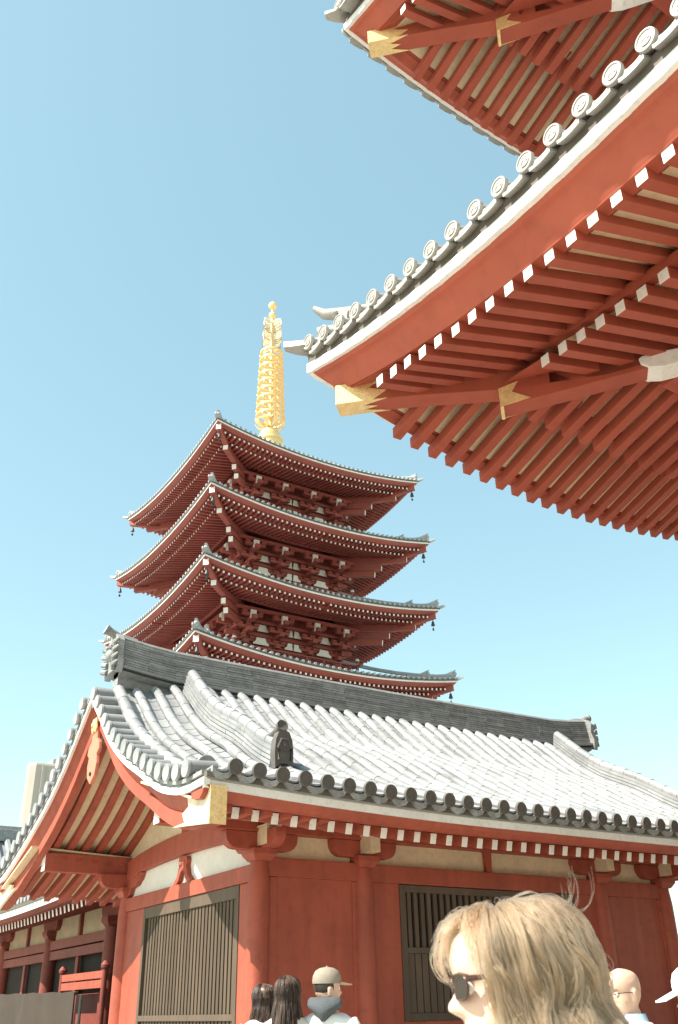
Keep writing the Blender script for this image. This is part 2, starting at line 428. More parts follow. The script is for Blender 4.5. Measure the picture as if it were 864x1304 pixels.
gl = Eave(17.0, 2.0, 11.985, 6.492, 8.30, .70, 5.0); gl.rise = True
gu = Eave(17.0, 2.0, 11.534, 6.041, 15.225, .70, 5.0)
gate_roof(gl, 'lower', (4.2, .045), [('W', 1, 6.9), ('N', -1, 9.4)])
gate_roof(gu, 'upper', (6.0, .05), [('W', 1, 3.4), ('N', -1, 7.4)], .13)
# gate ridge and body, set well back under the eaves
mb = MB(); mb.box(11.5, 22.5, 1.7, 2.3, 19.0, 20.0); mb.build('main_ridge', 'tile_gate', gate)
mb = MB(); mb.box(9.0, 25.0, -.4, 4.4, 9.2, 15.2); mb.build('upper_storey_wall', 'red_gate', gate)
mb = MB()
for z in (9.6, 11.0, 13.0, 14.2): mb.box(8.9, 25.1, 4.32, 4.52, z, z + .3); mb.box(8.88, 9.08, -.5, 4.5, z, z + .3)
mb.build('tie_beam', 'red_gate', gate, bevel=.01)
mb = MB(); mb.box(9.0, 25.0, -.4, 4.4, 6.2, 8.2); mb.build('bracket_wall', 'cream', gate)
for i, x in enumerate((9.0, 12.2, 15.4, 18.6, 21.8, 25.0)):
    for y in (-.4, 2.0, 4.4):
        mb = MB(); mb.lathe([(.36, 0), (.42, .1), (.42, .3), (.31, .34), (.31, 3.2), (.31, 6.6), (.28, 6.8)], (x, y, 0), 20)
        mb.build('column', 'red_gate', gate, smooth=40)
mb = MB()
for z in (5.6, 6.6, 7.6):
    mb.box(8.6, 25.4, 4.25, 4.55, z, z + .34); mb.box(8.85, 9.15, -.8, 4.8, z + .003, z + .337); mb.box(8.6, 25.4, -.55, -.25, z, z + .34)
mb.build('tie_beam', 'red_gate', gate, bevel=.01)
for x in (9.0, 12.2, 15.4, 18.6, 21.8, 25.0):
    mb = MB()
    for k in range(3):
        z = 7.0 + .42 * k; o = .55 * k
        mb.box(x - .14, x + .14, 4.3, 4.75 + o, z, z + .2); mb.box(x - .7, x + .7, 4.3 + o, 4.55 + o, z + .22, z + .4)
        for a in (-.6, 0, .6): mb.box(x + a - .14, x + a + .14, 4.27 + o, 4.58 + o, z + .40, z + .52)
    mb.build('bracket', 'red_gate', gate, bevel=.01)

# ------------------------------------------------------------------ side hall with a gabled tile roof
HX0, HX1, HYr = 4.45, 16.15, 14.52
hall = tag(empty('temple_hall', (10.3, 14.5, 0)), 'low vermilion hall with sunlit silver tile gable roof, brown lattice windows and cream panels', 'hall')
_k = [(-4.62, 3.84), (-4.0, 3.83), (-3.5, 3.92), (-3.1, 4.05), (-2.5, 4.33), (-1.75, 4.68), (-1.06, 5.12), (-.5, 5.61), (0, 6.02)]
_k += [(.5, 5.60), (1.06, 5.15), (1.75, 4.71), (2.5, 4.36), (3.44, 3.99), (4.2, 3.74), (4.62, 3.70)]
def interp(k, x):
    if x <= k[0][0]: return k[0][1]
    for i in range(len(k) - 1):
        if x <= k[i + 1][0]:
            a, b = k[i], k[i + 1]
            p0 = k[max(i - 1, 0)]; p3 = k[min(i + 2, len(k) - 1)]
            f = (x - a[0]) / (b[0] - a[0])
            m0 = (b[1] - p0[1]) / max(b[0] - p0[0], 1e-6) * (b[0] - a[0]); m1 = (p3[1] - a[1]) / max(p3[0] - a[0], 1e-6) * (b[0] - a[0])
            if i == len(k) - 2: m1 = b[1] - a[1]
            if i == 0: m0 = b[1] - a[1]
            h = f * f * f
            return (2 * h - 3 * f * f + 1) * a[1] + (h - 2 * f * f + f) * m0 + (-2 * h + 3 * f * f) * b[1] + (h - f * f) * m1
    return k[-1][1]
_kp = [(abs(a), b) for a, b in _k if a <= 0][::-1]
def zb(y, x=None):
    """top line of the white verge board at depth y; x adds the rise of the eave towards both verges"""
    d = y - HYr
    z = interp(_kp, -d) if d < 0 else interp([q for q in _k if q[0] >= 0], d)
    if x is not None:
        e = min(1, max(0, (abs(d) - 1.0) / 3.6)); t = min(x - HX0, HX1 - x)
        z -= .13 * e * (1 - max(0, 1 - t / 4.5) ** 2)
    return z
def zf(y, x):                                                     # pan tile surface: droops towards both verges
    d = abs(y - HYr); e = min(1, max(0, (min(x - HX0, HX1 - x) - .25) / 1.5)); e = e * e * (3 - 2 * e)
    return zb(y, x) + .12 + .10 * max(0, 1 - d / 3) + e * (.42 * max(0, sin(pi * min(1, d / 4.68))) ** .9 + .24 * max(0, 1 - max(d, .35) / 1.5))
# roof deck: gently stepped pan tiles between barrel rows; front and back slopes
YF, YB = 9.86, 19.16
def nseg(a, b, st): n = max(1, round(abs(b - a) / st)); return [a + (b - a) * i / n for i in range(n + 1)]
mb = MB()
rows = []
for i in range(49):
    x = HX0 + .02 + (HX1 - HX0 - .04) * i / 48
    rows.append([(x, y, zf(y, x) - .05) for y in nseg(YF + .05, YB - .05, .2)] + [(x, y, zb(y, x) - .02) for y in nseg(YB - .05, YF + .05, .4)])
mb.sweep(rows)
roof = mb.build('roof', 'tile', hall, smooth=40)
TX = [4.79 + .3135 * k for k in range(36) if 4.79 + .3135 * k < HX1 - .45]
def rows_of_tiles(y0, y1, name):
    mb = MB()
    for x in TX:
        ys = nseg(y0, y1, .30)
        for i in range(len(ys) - 1):
            a, b = ys[i], ys[i + 1]; b2 = b + (b - a) * .06
            rr = .075 + random.uniform(-.0015, .0015); dx = random.uniform(-.003, .003)
            mb.tube([(x + dx, a, zf(a, x) + .035), (x + dx, (a + b2) / 2, zf((a + b2) / 2, x) + .035), (x, b2, zf(b2, x) + .032)], [rr * 1.02, rr, rr * .985], 8)
    mb.build(name, 'tile', roof, smooth=45)
    mb = MB()
    for x in [TX[0] - .157] + [q + .157 for q in TX]:
        ys = nseg(y0 + .02 * (1 if y1 > y0 else -1), y1, .22)
        for i in range(len(ys) - 1):
            a, b = ys[i], ys[i + 1]; rws = []
            for y, up_ in ((a, .014), (b + (b - a) * .1, .004)):
                row = []
                for th, sq in ((.0, range(-3, 4)), (-.022, range(3, -4, -1))):
                    for q in sq:
                        f = q / 3; row.append((x + f * .125, y, zf(y, x) + up_ - .035 * (1 - f * f) + th))
                rws.append(row)
            mb.sweep(rws)
    mb.build('pan_tile_rows', 'tile', roof, smooth=45)
rows_of_tiles(YF, HYr - .24, 'barrel_tile_rows')
rows_of_tiles(YB, HYr + .24, 'barrel_tile_rows')
# eave-end discs
for x in TX:
    for y, d in ((YF - .015, (0, 1, .08)), (YB + .015, (0, -1, .08))):
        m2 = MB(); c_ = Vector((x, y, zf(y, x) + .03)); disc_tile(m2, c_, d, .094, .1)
        m2.build('end_tile', 'tile_shade', roof, smooth=40, loc=c_)
# drooping pan-tile aprons between the discs
for y, s_ in ((YF, -1), (YB, 1)):
    mb = MB()
    for x in [q + .157 for q in TX[:-1]] + [TX[0] - .157]:
        pl = [(-.13, .02), (-.08, -.035), (0, -.055), (.08, -.035), (.13, .02), (.13, -.045), (.08, -.105), (0, -.125), (-.08, -.105), (-.13, -.045)]
        n = 5
        for i in range(4):
            a, b, c, d = pl[i], pl[i + 1], pl[8 - i], pl[9 - i]
            mb.prism([(x + q[0], y + s_ * .005, zf(y, x) + q[1] - .01) for q in (a, b, c, d)], (0, -s_ * .05, 0))
    mb.build('eave_apron_tiles', 'tile_dark', roof)
# verge: short rolls laid across the edge, each with a disc outwards
for xs, s_ in ((HX0, -1), (HX1, 1)):
    mb = MB(); mr = MB()
    for sl_ in (-1, 1):
        d = .28
        pd = None
        while d < 4.45:
            y = HYr + sl_ * d; z = zb(y) + .18
            # even spacing along the slope
            z2 = zb(y + sl_ * .05) + .18; g_ = math.hypot(.05, z2 - z) / .05
            m2 = MB()
            x0 = xs + s_ * .08; x1 = xs - s_ * .30
            m2.tube([(x0, y, z), (x1, y, z + .03)], [.098, .092], 10)
            m2.lathe([(.0, .0), (.085, .0), (.108, -.004), (.108, .03), (.09, .05)], (x0 + s_ * .012, y, z), 14, (-s_, 0, 0))
            m2.build('verge_tile', 'tile', roof, smooth=40)
            d += .30 / g_ if sl_ < 0 else .31 / g_
    for sl_ in (-1, 1):
        mb = MB(); mb.sweep([[(xs + a, HYr + sl_ * d_, zb(HYr + sl_ * d_) + b) for a, b in ((s_ * .03, .035), (-s_ * .22, .035), (-s_ * .22, .10), (s_ * .03, .085))] for d_ in nseg(.02, 4.55, .2)])
        mb.build('verge_apron', 'tile_dark', roof)
    # long roll that closes the verge, on a raised bed
    for sl_ in (-1, 1):
        ys = nseg(HYr + sl_ * .35, HYr + sl_ * 4.12, .3)
        m2 = MB(); XX = lambda y: xs - s_ * (.30 - .10 * (abs(y - HYr) / 4.2) ** 2)
        for i in range(len(ys) - 1):
            a, b = ys[i], ys[i + 1] + (ys[i + 1] - ys[i]) * .05; xx = XX(a)
            m2.tube([(xx, a, zf(a, xx) + .13), (xx, b, zf(b, xx) + .135)], [.092, .096], 9)
        a = ys[0]; e = ys[-1]
        m2.sweep([[(xx + a, y, zf(y, xx) + b) for a, b in ((-.07, -.04), (.07, -.04), (.06, .12), (-.06, .12)) for xx in (XX(y),)] for y in ys]); xx = XX(e)
        disc_tile(m2, (xx, e - (-sl_) * -.0 + sl_ * .03, zf(e, xx) + .13), (0, -sl_, .1), .135, .1)
        m2.build('verge_roll', 'tile', roof, smooth=40)
# descending ridges with demon tiles
for xk in (5.97, 14.35):
    for sl_ in (-1, 1):
        ys = nseg(HYr + sl_ * .45, HYr + sl_ * 3.55, .28)
        m2 = MB()
        for lay in range(5):
            w = .15 - .012 * lay; z0 = .02 + .062 * lay
            for i in range(len(ys) - 1):
                a, b = ys[i], ys[i + 1]
                jit = random.uniform(-.004, .004)
                m2.sweep([[(xk - w + jit, y, zf(y, xk) + z0), (xk + w + jit, y, zf(y, xk) + z0), (xk + w + jit, y, zf(y, xk) + z0 + .05), (xk - w + jit, y, zf(y, xk) + z0 + .05)] for y in (a, b)])
        m2.sweep([[(xk - .10, y, zf(y, xk)), (xk + .10, y, zf(y, xk)), (xk + .09, y, zf(y, xk) + .32), (xk - .09, y, zf(y, xk) + .32)] for y in ys])
        for i in range(len(ys) - 1):
            a, b = ys[i], ys[i + 1] + (ys[i + 1] - ys[i]) * .05
            m2.tube([(xk, a, zf(a, xk) + .36), (xk, b, zf(b, xk) + .365)], [.085, .09], 9)
        m2.build('descending_ridge', 'tile', roof, smooth=40)
        ye = ys[-1] + sl_ * .02; z0 = zf(ye, xk) + .07
        m2 = MB()
        pl = [(-.20, -.06), (-.215, .18), (-.19, .36), (-.12, .48), (0, .51), (.12, .48), (.19, .36), (.215, .18), (.20, -.06), (.08, .02), (-.08, .02)]
        m2.prism([(xk + a * .66, ye, z0 + b * .92) for a, b in pl], (0, sl_ * .13, 0))
        yo = ye + sl_ * .14
        m2.tube([(xk - .09, yo, z0 + .06), (xk - .10, yo, z0 + .22), (xk - .05, yo, z0 + .34), (xk + .05, yo, z0 + .34), (xk + .10, yo, z0 + .22), (xk + .09, yo, z0 + .06)], .014, 6)
        m2.ball((xk, yo - sl_ * .02, z0 + .27), .04, 8); m2.tube([(xk - .07, yo, z0 + .18), (xk - .03, yo, z0 + .22), (xk + .03, yo, z0 + .18), (xk + .07, yo, z0 + .22)], .015, 6)
        
        m2.tube([(xk, ye - sl_ * .25, z0 + .44), (xk, ye + sl_ * .0, z0 + .49), (xk, ye + sl_ * .07, z0 + .53)], [.06, .065, .075], 10)
        m2.lathe([(.0, 0), (.06, 0), (.084, -.01), (.084, .03), (.07, .05)], (xk, ye + sl_ * .075, z0 + .535), 14, (0, -sl_, -.25))
        m2.build('demon_tile', 'tile_shade', roof, smooth=40)
# main ridge: many thin courses, a pale line low down, a round cap
def ridge_z(x): 
    t = (x - 10.2) / 5.4
    return .05 * t * t + .09 * max(0, abs(t) - .85) / .15
RX0, RX1 = 4.80, 15.62
xs = nseg(RX0, RX1, .5)
mb = MB()
for lay in range(11):
    w = .20 - .007 * lay; z0 = 6.40 + .045 * lay
    for i in range(len(xs) - 1):
        j = random.uniform(-.006, .006)
        mb.sweep([[(x, HYr - w + j, z0 + ridge_z(x)), (x, HYr + w + j, z0 + ridge_z(x)), (x, HYr + w + j, z0 + .036 + ridge_z(x)), (x, HYr - w + j, z0 + .036 + ridge_z(x))] for x in (xs[i] + .002, xs[i + 1] - .002)])
mb.sweep([[(x, HYr - .11, 6.1 + ridge_z(x)), (x, HYr + .11, 6.1 + ridge_z(x)), (x, HYr + .11, 6.90 + ridge_z(x)), (x, HYr - .11, 6.90 + ridge_z(x))] for x in xs])
mb.sweep([[(x, HYr + .26 * cos(a), 6.30 + .07 * sin(a) + ridge_z(x)) for a in [2 * pi * q / 8 for q in range(8)]] for x in xs])
mb.sweep([[(x, HYr + .13 * cos(a), 6.91 + .075 * sin(a) + ridge_z(x)) for a in [2 * pi * q / 10 for q in range(10)]] for x in xs])
ridge = mb.build('main_ridge', 'tile_dark', roof, smooth=40)
mb = MB()
mb.sweep([[(x, HYr + a, z + ridge_z(x)) for a, z in ((-.275, 6.355), (.275, 6.355), (.275, 6.40), (-.275, 6.40))] for x in xs])
mb.build('ridge_drip_course', 'tile', roof)
for xe, s_ in ((RX0, -1), (RX1, 1)):
    m2 = MB(); z0 = 6.25 + ridge_z(xe); K_ = .95
    pl = [(-.30, 0), (-.34, .22), (-.27, .42), (-.30, .60), (-.16, .74), (0, .80), (.16, .74), (.30, .60), (.27, .42), (.34, .22), (.30, 0), (.1, .08), (-.1, .08)]
    m2.prism([(xe, HYr + a * K_, z0 + b * K_) for a, b in pl], (s_ * .10, 0, 0))
    xo = xe + s_ * .11
    for a in (-1, 1):
        for k in range(4):
            m2.tube([(xo, HYr + a * .16, z0 + .10 + .13 * k), (xo + s_ * .05, HYr + a * .26, z0 + .13 + .13 * k), (xo, HYr + a * .31, z0 + .20 + .13 * k)], [.05, .045, .02], 7)
    m2.ball((xo, HYr, z0 + .36), .11, 10); m2.ball((xo + s_ * .04, HYr - .09, z0 + .50), .05, 8); m2.ball((xo + s_ * .04, HYr + .09, z0 + .50), .05, 8)
    m2.tube([(xe - s_ * .30, HYr, z0 + .66), (xe, HYr, z0 + .70), (xe + s_ * .24, HYr, z0 + .80)], [.065, .07, .075], 10)
    m2.lathe([(0, 0), (.06, 0), (.088, -.01), (.088, .03), (.07, .05)], (xe + s_ * .25, HYr, z0 + .805), 14, (-s_, 0, -.4))
    m2.build('demon_tile', 'tile_dark', roof, smooth=40)

# eave boards front and back
def eave_line(y): return [HX0 + (HX1 - HX0) * i / 48 for i in range(49)]
for ye, s_ in ((9.94, 1), (2 * HYr - 9.94, -1)):
    mb = MB()
    def bz(x): return zb(ye, x) + (0 if s_ > 0 else 0)
    def strip(mb, prof, mi=0):
        mb.sweep([[(x, ye + s_ * v, bz(x) + dz) for v, dz in prof] for x in eave_line(ye)], mi=mi)
    strip(mb, [(0, -.115), (.05, -.115), (.05, .0), (0, .0)]); mb.build('fascia_board', 'white', hall)
    mb = MB(); strip(mb, [(-.06, .003), (.3, .003), (.3, .12), (-.05, .06)]); mb.build('tile_bed', 'tile_under', hall)
    mb = MB(); strip(mb, [(.02, -.117), (.05, -.17), (.12, -.215), (.16, -.22), (.36, -.185), (.36, -.10)]); mb.build('eave_board', 'red', hall, smooth=25)
    mb = MB()
    mb.sweep([[(x, ye + s_ * v, bz(x) + dz) for v, dz in ((.36, -.185), (2.06, .315), (2.06, .345), (.36, -.155))] for x in eave_line(ye)])
    mb.build('soffit_board', 'cream', hall)
    x = 5.03
    while x < HX1 - .35:
        mb = MB(); b = bz(x)
        mb.beam((x, ye + s_ * .36, b - .265), (x, ye + s_ * 2.1, b + .235), .10, .135, endm=1)
        mb.build('rafter', ['red', 'white'], hall, bevel=.005); x += .2675
# purlins with white ends
WY0, WY1 = 12.0, 17.0
for y, z, h, w in ((WY0 - .02, 3.80, .30, .2), (WY1 + .1, 3.80, .30, .2), (HYr, 5.42, .30, .22)):
    mb = MB(); mb.beam((4.70, y, z), (HX1 - .25, y, z), w, h, endm=1, endm2=1)
    mb.build('purlin', ['red', 'white'], hall, bevel=.008)
# verge boards: white edge, red curved board, pink sunlit lower lip, gilt foot
for xs, s_ in ((HX0, -1), (HX1, 1)):
    for sl_ in (-1, 1):
        ds = [.0 + 4.60 * i / 30 for i in range(31)]
        def rowat(d, prof):
            y = HYr + sl_ * d
            return [(xs + s_ * -a, y, zb(y) + b) for a, b in prof]
        mb = MB(); mb.sweep([rowat(d, [(-.02, -.085), (.06, -.085), (.06, .0), (-.02, .0)]) for d in ds]); mb.build('verge_white_board', 'white', hall)
        mb = MB()
        dep = lambda d: .455 + .05 * max(0, (d - 3.2) / 1.4)
        mb.sweep([rowat(d, [(.03, -.088), (.07, -.12), (.10, -.20), (.15, -.275), (.22, -.275), (.22, -.10)]) for d in ds]); mb.build('verge_under_board', 'red', hall, smooth=25)
        mb = MB()
        mb.sweep([rowat(d, [(.13, -dep(d)), (.13, -.278), (.26, -.278), (.26, -dep(d))]) for d in ds]); mb.build('bargeboard', 'red', hall)
        mb = MB(); y = HYr + sl_ * 4.60
        pl = [(-.0, -.10), (-.0, -.51), (-1.05, -.47), (-.70, -.40), (-.78, -.30), (-.60, -.22), (-.66, -.10)]
        P_ = [(HYr + sl_ * (4.60 + a), b) for a, b in pl]
        mb.prism([(xs - s_ * .118, yy, zb(yy) + b) for yy, b in P_], (s_ * .05, 0, 0))
        mb.build('gilt_foot_plate', 'giltwhite', hall)
        mb = MB(); mb.box(*sorted((xs - s_ * .06, xs - s_ * .27)), *sorted((y + sl_ * .002, y + sl_ * .022)), zb(y) - .515, zb(y) - .09)
        mb.build('gilt_foot_plate', 'gold', hall)
    # pendant under the peak
    mb = MB()
    z0 = 5.52; X = xs - s_ * .10
    pl = [(-.10, 0), (-.13, -.20), (-.24, -.28), (-.27, -.40), (-.18, -.46), (-.22, -.60), (-.17, -.78), (0, -.90)]
    pl = pl + [(-a, b) for a, b in pl[-2::-1]]
    mb.prism([(X, HYr + a, z0 + b) for a, b in pl], (-s_ * .06, 0, 0))
    o = mb.build('pendant', 'pink', hall, bevel=.012)
    mb = MB(); mb.lathe([(.0, .02), (.03, .02), (.035, 0)], (X, HYr, z0 - .74), 8, (s_, 0, 0)); mb.build('pendant_boss', 'dark', o)
    mb = MB()
    mb.prism([(X + s_ * .004, HYr + a, z0 + b) for a, b in ((-.10, .14), (.10, .14), (.13, -.02), (.06, -.10), (0, -.04), (-.06, -.10), (-.13, -.02))], (s_ * .02, 0, 0))
    mb.lathe([(.0, .05), (.03, .045), (.05, .02), (.10, .01), (.10, 0)], (X + s_ * .02, HYr, z0 + .03), 12, (s_, 0, 0))
    mb.build('pendant_crown', 'gold', hall)
    # soffit of the gable overhang: boards and rafters that follow the slope
    for sl_ in (-1, 1):
        ds = [.05 + 4.3 * i / 20 for i in range(21)]
        mb = MB(); xa, xb = sorted((xs - s_ * .24, xs - s_ * 1.80))
        mb.sweep([[(xa, HYr + sl_ * d, zb(HYr + sl_ * d) - .19), (xb, HYr + sl_ * d, zb(HYr + sl_ * d) - .19), (xb, HYr + sl_ * d, zb(HYr + sl_ * d) - .16), (xa, HYr + sl_ * d, zb(HYr + sl_ * d) - .16)] for d in ds])
        mb.build('gable_soffit', 'cream', hall)
        for k in range(6):
            x = xs - s_ * (.42 + .27 * k)
            mb = MB(); mb.sweep([[(x + a, HYr + sl_ * d, zb(HYr + sl_ * d) - .19 + b) for a, b in ((-.055, -.12), (.055, -.12), (.055, .01), (-.055, .01))] for d in ds])
            mb.build('gable_rafter', 'red', hall, bevel=.005)

# walls, columns, beams
WX0, WX1 = 6.25, 14.35
CX = [6.25, 7.95, 12.75, 14.35]
for x in CX:
    for y in (WY0, WY1):
        mb = MB(); mb.lathe([(.16, .12), (.155, 1.5), (.148, 3.0), (.125, 3.27), (.0, 3.27)], (x, y, 0), 24); mb.build('column', 'red', hall, smooth=40)
        mb = MB(); mb.lathe([(.24, 0), (.24, .06), (.19, .12), (0, .12)], (x, y, 0), 24); mb.build('column_base', 'granite', hall, smooth=40)
        mb = MB(); mb.sweep([[(x + a * w, y + b * w, z) for a, b in ((-1, -1), (1, -1), (1, 1), (-1, 1))] for w, z in ((.12, 3.272), (.15, 3.31), (.185, 3.36), (.185, 3.43))]); mb.build('bearing_block', 'red', hall, bevel=.006)
def boat_arm(mb, c, along, L, zt, zm, th):
    """bracket arm with rounded lower ends; c centre, along 'x' or 'y'"""
    pts = [(-L, zt), (-L, zt - .06)] + [(-L + .26 * L * (1 - cos(a)) * 1.2, zt - .06 - (zt - zm - .06) * sin(a)) for a in (pi / 8, pi / 4, 3 * pi / 8, pi / 2)]
    pts = pts + [(-a, b) for a, b in pts[::-1]]
    if along == 'x': mb.prism([(c[0] + a, c[1] - th / 2, b) for a, b in pts], (0, th, 0))
    else: mb.prism([(c[0] - th / 2, c[1] + a, b) for a, b in pts], (th, 0, 0))
for x in CX:
    for y, s_ in ((WY0, -1), (WY1, 1)):
        mb = MB(); boat_arm(mb, (x, y), 'x', .56, 3.645, 3.415, .17); mb.build('bracket_arm', 'red', hall, bevel=.006)
        mb = MB(); mb.box(x - .085, x + .085, *sorted((y + s_ * .08, y + s_ * .36)), 3.46, 3.69); 
        mb.build('bracket_nosing', 'cream', hall, bevel=.006)
        mb = MB(); mb.box(x - .11, x + .13, *sorted((y + s_ * .06, y + s_ * .40)), 3.693, 3.715); mb.build('bracket_cap', 'cream', hall)
for x in (WX0, WX1):
    for y in (WY0, WY1):
        mb = MB(); boat_arm(mb, (x, y), 'y', .62, 3.640, 3.418, .16); mb.build('bracket_arm', 'red', hall, bevel=.006)
# long-side walls
for y, s_ in ((WY0, -1), (WY1, 1)):
    yi = y - s_ * .06
    for a, b in zip(CX[:-1], CX[1:]):
        a1, b1 = a + .10, b - .10
        mb = MB(); mb.box(a1, b1, *sorted((y + s_ * .055, y - s_ * .05)), 3.09, 3.335); mb.build('tie_beam', 'red', hall, bevel=.008)
        mb = MB(); mb.box(a1, b1, *sorted((yi, yi - s_ * .05)), 3.337, 3.80); mb.build('plaster_panel', 'cream', hall)
        if b - a > 3:
            xm = (a + b) / 2
            mb = MB(); mb.prism([(xm - .05, y + s_ * .03, 3.337), (xm + .05, y + s_ * .03, 3.337), (xm + .065, y + s_ * .03, 3.66), (xm - .065, y + s_ * .03, 3.66)], (0, -s_ * .08, 0)); mb.build('strut', 'red', hall, bevel=.005)
            L0, L1, Z0, Z1 = a + .62, b - .62, 1.30, 3.08
            mb = MB(); mb.box(a1, L0 - .002, *sorted((y + s_ * .02, y - s_ * .05)), .35, 3.088); mb.build('wall_panel', 'red', hall)
            mb = MB(); mb.box(L1 + .002, b1, *sorted((y + s_ * .02, y - s_ * .05)), .35, 3.088); mb.build('wall_panel', 'red', hall)
            mb = MB(); mb.box(L0, L1, *sorted((y + s_ * .02, y - s_ * .05)), .35, Z0 - .002); mb.build('wall_panel', 'red', hall)
            lat = MB()
            for z in ((Z0, Z0 + .10), (2.16, 2.24), (Z1 - .10, Z1)): lat.box(L0 + .101, L1 - .101, *sorted((y + s_ * .042, y - s_ * .04)), *z)
            for x0 in (L0, L1 - .10): lat.box(x0, x0 + .10, *sorted((y + s_ * .045, y - s_ * .043)), Z0, Z1)
            w_ = lat.build('lattice_window', 'wood_dark', hall, bevel=.006)
            mb = MB(); mb.box(L0 + .05, L1 - .05, *sorted((y - s_ * .10, y - s_ * .12)), Z0 + .05, Z1 - .05); mb.build('window_backing', 'dark', w_)
            mb = MB(); x = L0 + .175
            while x < L1 - .12:
                mb.box(x - .034, x + .034, *sorted((y + s_ * .02, y - s_ * .03)), 2.241, Z1 - .101)
                mb.box(x - .052, x + .052, *sorted((y + s_ * .012, y - s_ * .03)), Z0 + .101, 2.159); x += .122
            mb.build('lattice_slats', 'wood_dark', w_)
        else:
            mb = MB(); mb.box(a1, b1, *sorted((y + s_ * .02, y - s_ * .05)), .35, 3.088); mb.build('wall_panel', 'red', hall)
            for x0, x1 in ((a1, a1 + .16), (b1 - .16, b1)):
                mb = MB(); mb.box(x0 + .05, x1 + .0, *sorted((y + s_ * .04, y - s_ * .02)), .36, 3.085); mb.build('door_post', 'red', hall, bevel=.008)
        mb = MB(); mb.box(a1, b1, *sorted((y + s_ * .05, y - s_ * .06)), .12, .347); mb.build('sill_beam', 'red', hall, bevel=.008)
# gable-end walls
for x, s_ in ((WX0, -1), (WX1, 1)):
    f = lambda o: x + s_ * o
    bx = lambda mb, o0, o1, *q: mb.box(*sorted((f(o0), f(o1))), *q)
    ya, yb = WY0 + .10, WY1 - .10
    mb = MB(); bx(mb, .075, -.06, ya, yb, 3.03, 3.25); mb.build('tie_beam', 'red', hall, bevel=.008)
    mb = MB()
    pl = [(ya, 3.252), (yb, 3.252), (yb, 3.87), (ya, 3.87)]
    mb.prism([(f(-.02), a, z) for a, z in pl], (-s_ * .05, 0, 0)); mb.build('gable_plaster', 'plaster', hall)
    mb = MB(); yy_ = nseg(WY0 - .9, WY1 + .9, .25)
    mb.prism([(f(-.02), WY0 - .9, 3.873)] + [(f(-.02), a, max(3.875, zb(a) - .17)) for a in yy_] + [(f(-.02), WY1 + .9, 3.873)], (-s_ * .05, 0, 0)); mb.build('gable_board', 'cream', hall)
    # arched beam
    pts = []; 
    for i in range(17):
        q = i / 16; y = ya + (yb - ya) * q; e = abs(q - .5) * 2
        pts.append((y, 3.68 - .10 * e ** 2.5 - .05 * (e > .86)))
    top = [(ya + (yb - ya) * i / 16, 4.02 - .16 * (abs(i / 16 - .5) * 2) ** 2) for i in range(16, -1, -1)]
    mb = MB(); mb.prism([(f(.10), a, z) for a, z in pts + top], (-s_ * .18, 0, 0)); mb.build('arched_beam', 'red', hall, bevel=.012)
    for a, b in ((WY0 + .12, 1), (WY1 - .12, -1)):
        mb = MB(); mb.prism([(f(.07), a + b * q, z) for q, z in ((0, 3.26), (.10, 3.30), (.16, 3.40), (.36, 3.44), (.55, 3.52), (.62, 3.62), (0, 3.66))], (-s_ * .13, 0, 0))
        mb.build('bracket_arm', 'red', hall, bevel=.008)
    # frog-leg strut
    hs = [(.0, .40), (.14, .40), (.17, .33), (.14, .26), (.20, .12), (.34, .02), (.36, 0), (.22, 0), (.13, .06), (.08, .16), (0, .20)]
    mb = MB()
    mb.prism([(f(.06), HYr + a, 3.253 + b) for a, b in hs + [(-a, b) for a, b in hs[-2:0:-1]]], (-s_ * .10, 0, 0)); o = mb.build('frog_leg_strut', 'red', hall, bevel=.008)
    mb = MB()
    for q in (-.05, .05): mb.ball((f(.065), HYr + q, 3.56), .035, 8)
    mb.build('strut_bosses', 'pink', o)
    # upper king strut and ridge bracket
    mb = MB(); bx(mb, .06, -.06, HYr - .12, HYr + .12, 4.02, 5.27); mb.build('king_strut', 'red', hall, bevel=.01)
    # jambs and lattice
    L0, L1, Z0, Z1 = 12.50, 16.06, .60, 3.025
    for a, b in ((ya, L0 - .002), (L1 + .002, yb)):
        mb = MB(); bx(mb, .04, -.06, a, b, .35, 3.028); mb.build('door_post', 'red', hall, bevel=.008)
    mb = MB(); bx(mb, .03, -.06, L0, L1, .35, Z0 - .002); mb.build('wall_panel', 'red', hall)
    lat = MB()
    for z in ((Z0, Z0 + .10), (1.35, 1.43), (Z1 - .17, Z1)): bx(lat, .050, -.04, L0 + .09, L1 - .09, *z)
    for y0 in (L0, L1 - .089): bx(lat, .052, -.043, y0, y0 + .089, Z0, Z1)
    w_ = lat.build('lattice_window', 'wood_dark', hall, bevel=.006)
    mb = MB(); bx(mb, -.07, -.09, L0 + .05, L1 - .05, Z0 + .05, Z1 - .05); mb.build('window_backing', 'wood_dark', w_)
    mb = MB(); y = L0 + .16
    while y < L1 - .10:
        bx(mb, .022, -.05, y - .038, y + .038, Z0 + .101, 1.349); bx(mb, .022, -.05, y - .038, y + .038, 1.431, Z1 - .171); y += .118
    mb.build('lattice_slats', 'lattice_tan', w_)
    mb = MB(); bx(mb, .05, -.06, ya, yb, .12, .347); mb.build('sill_beam', 'red', hall, bevel=.008)
mb = MB(); mb.box(5.6, 15.0, 11.3, 17.7, .004, .12); mb.build('stone_platform', 'granite', hall, bevel=.01)
# roof void so no light leaks through
mb = MB(); mb.box(WX0 + .1, WX1 - .1, WY0 + .13, WY1 - .13, .13, 3.9); mb.build('inner_core', 'dark', hall)

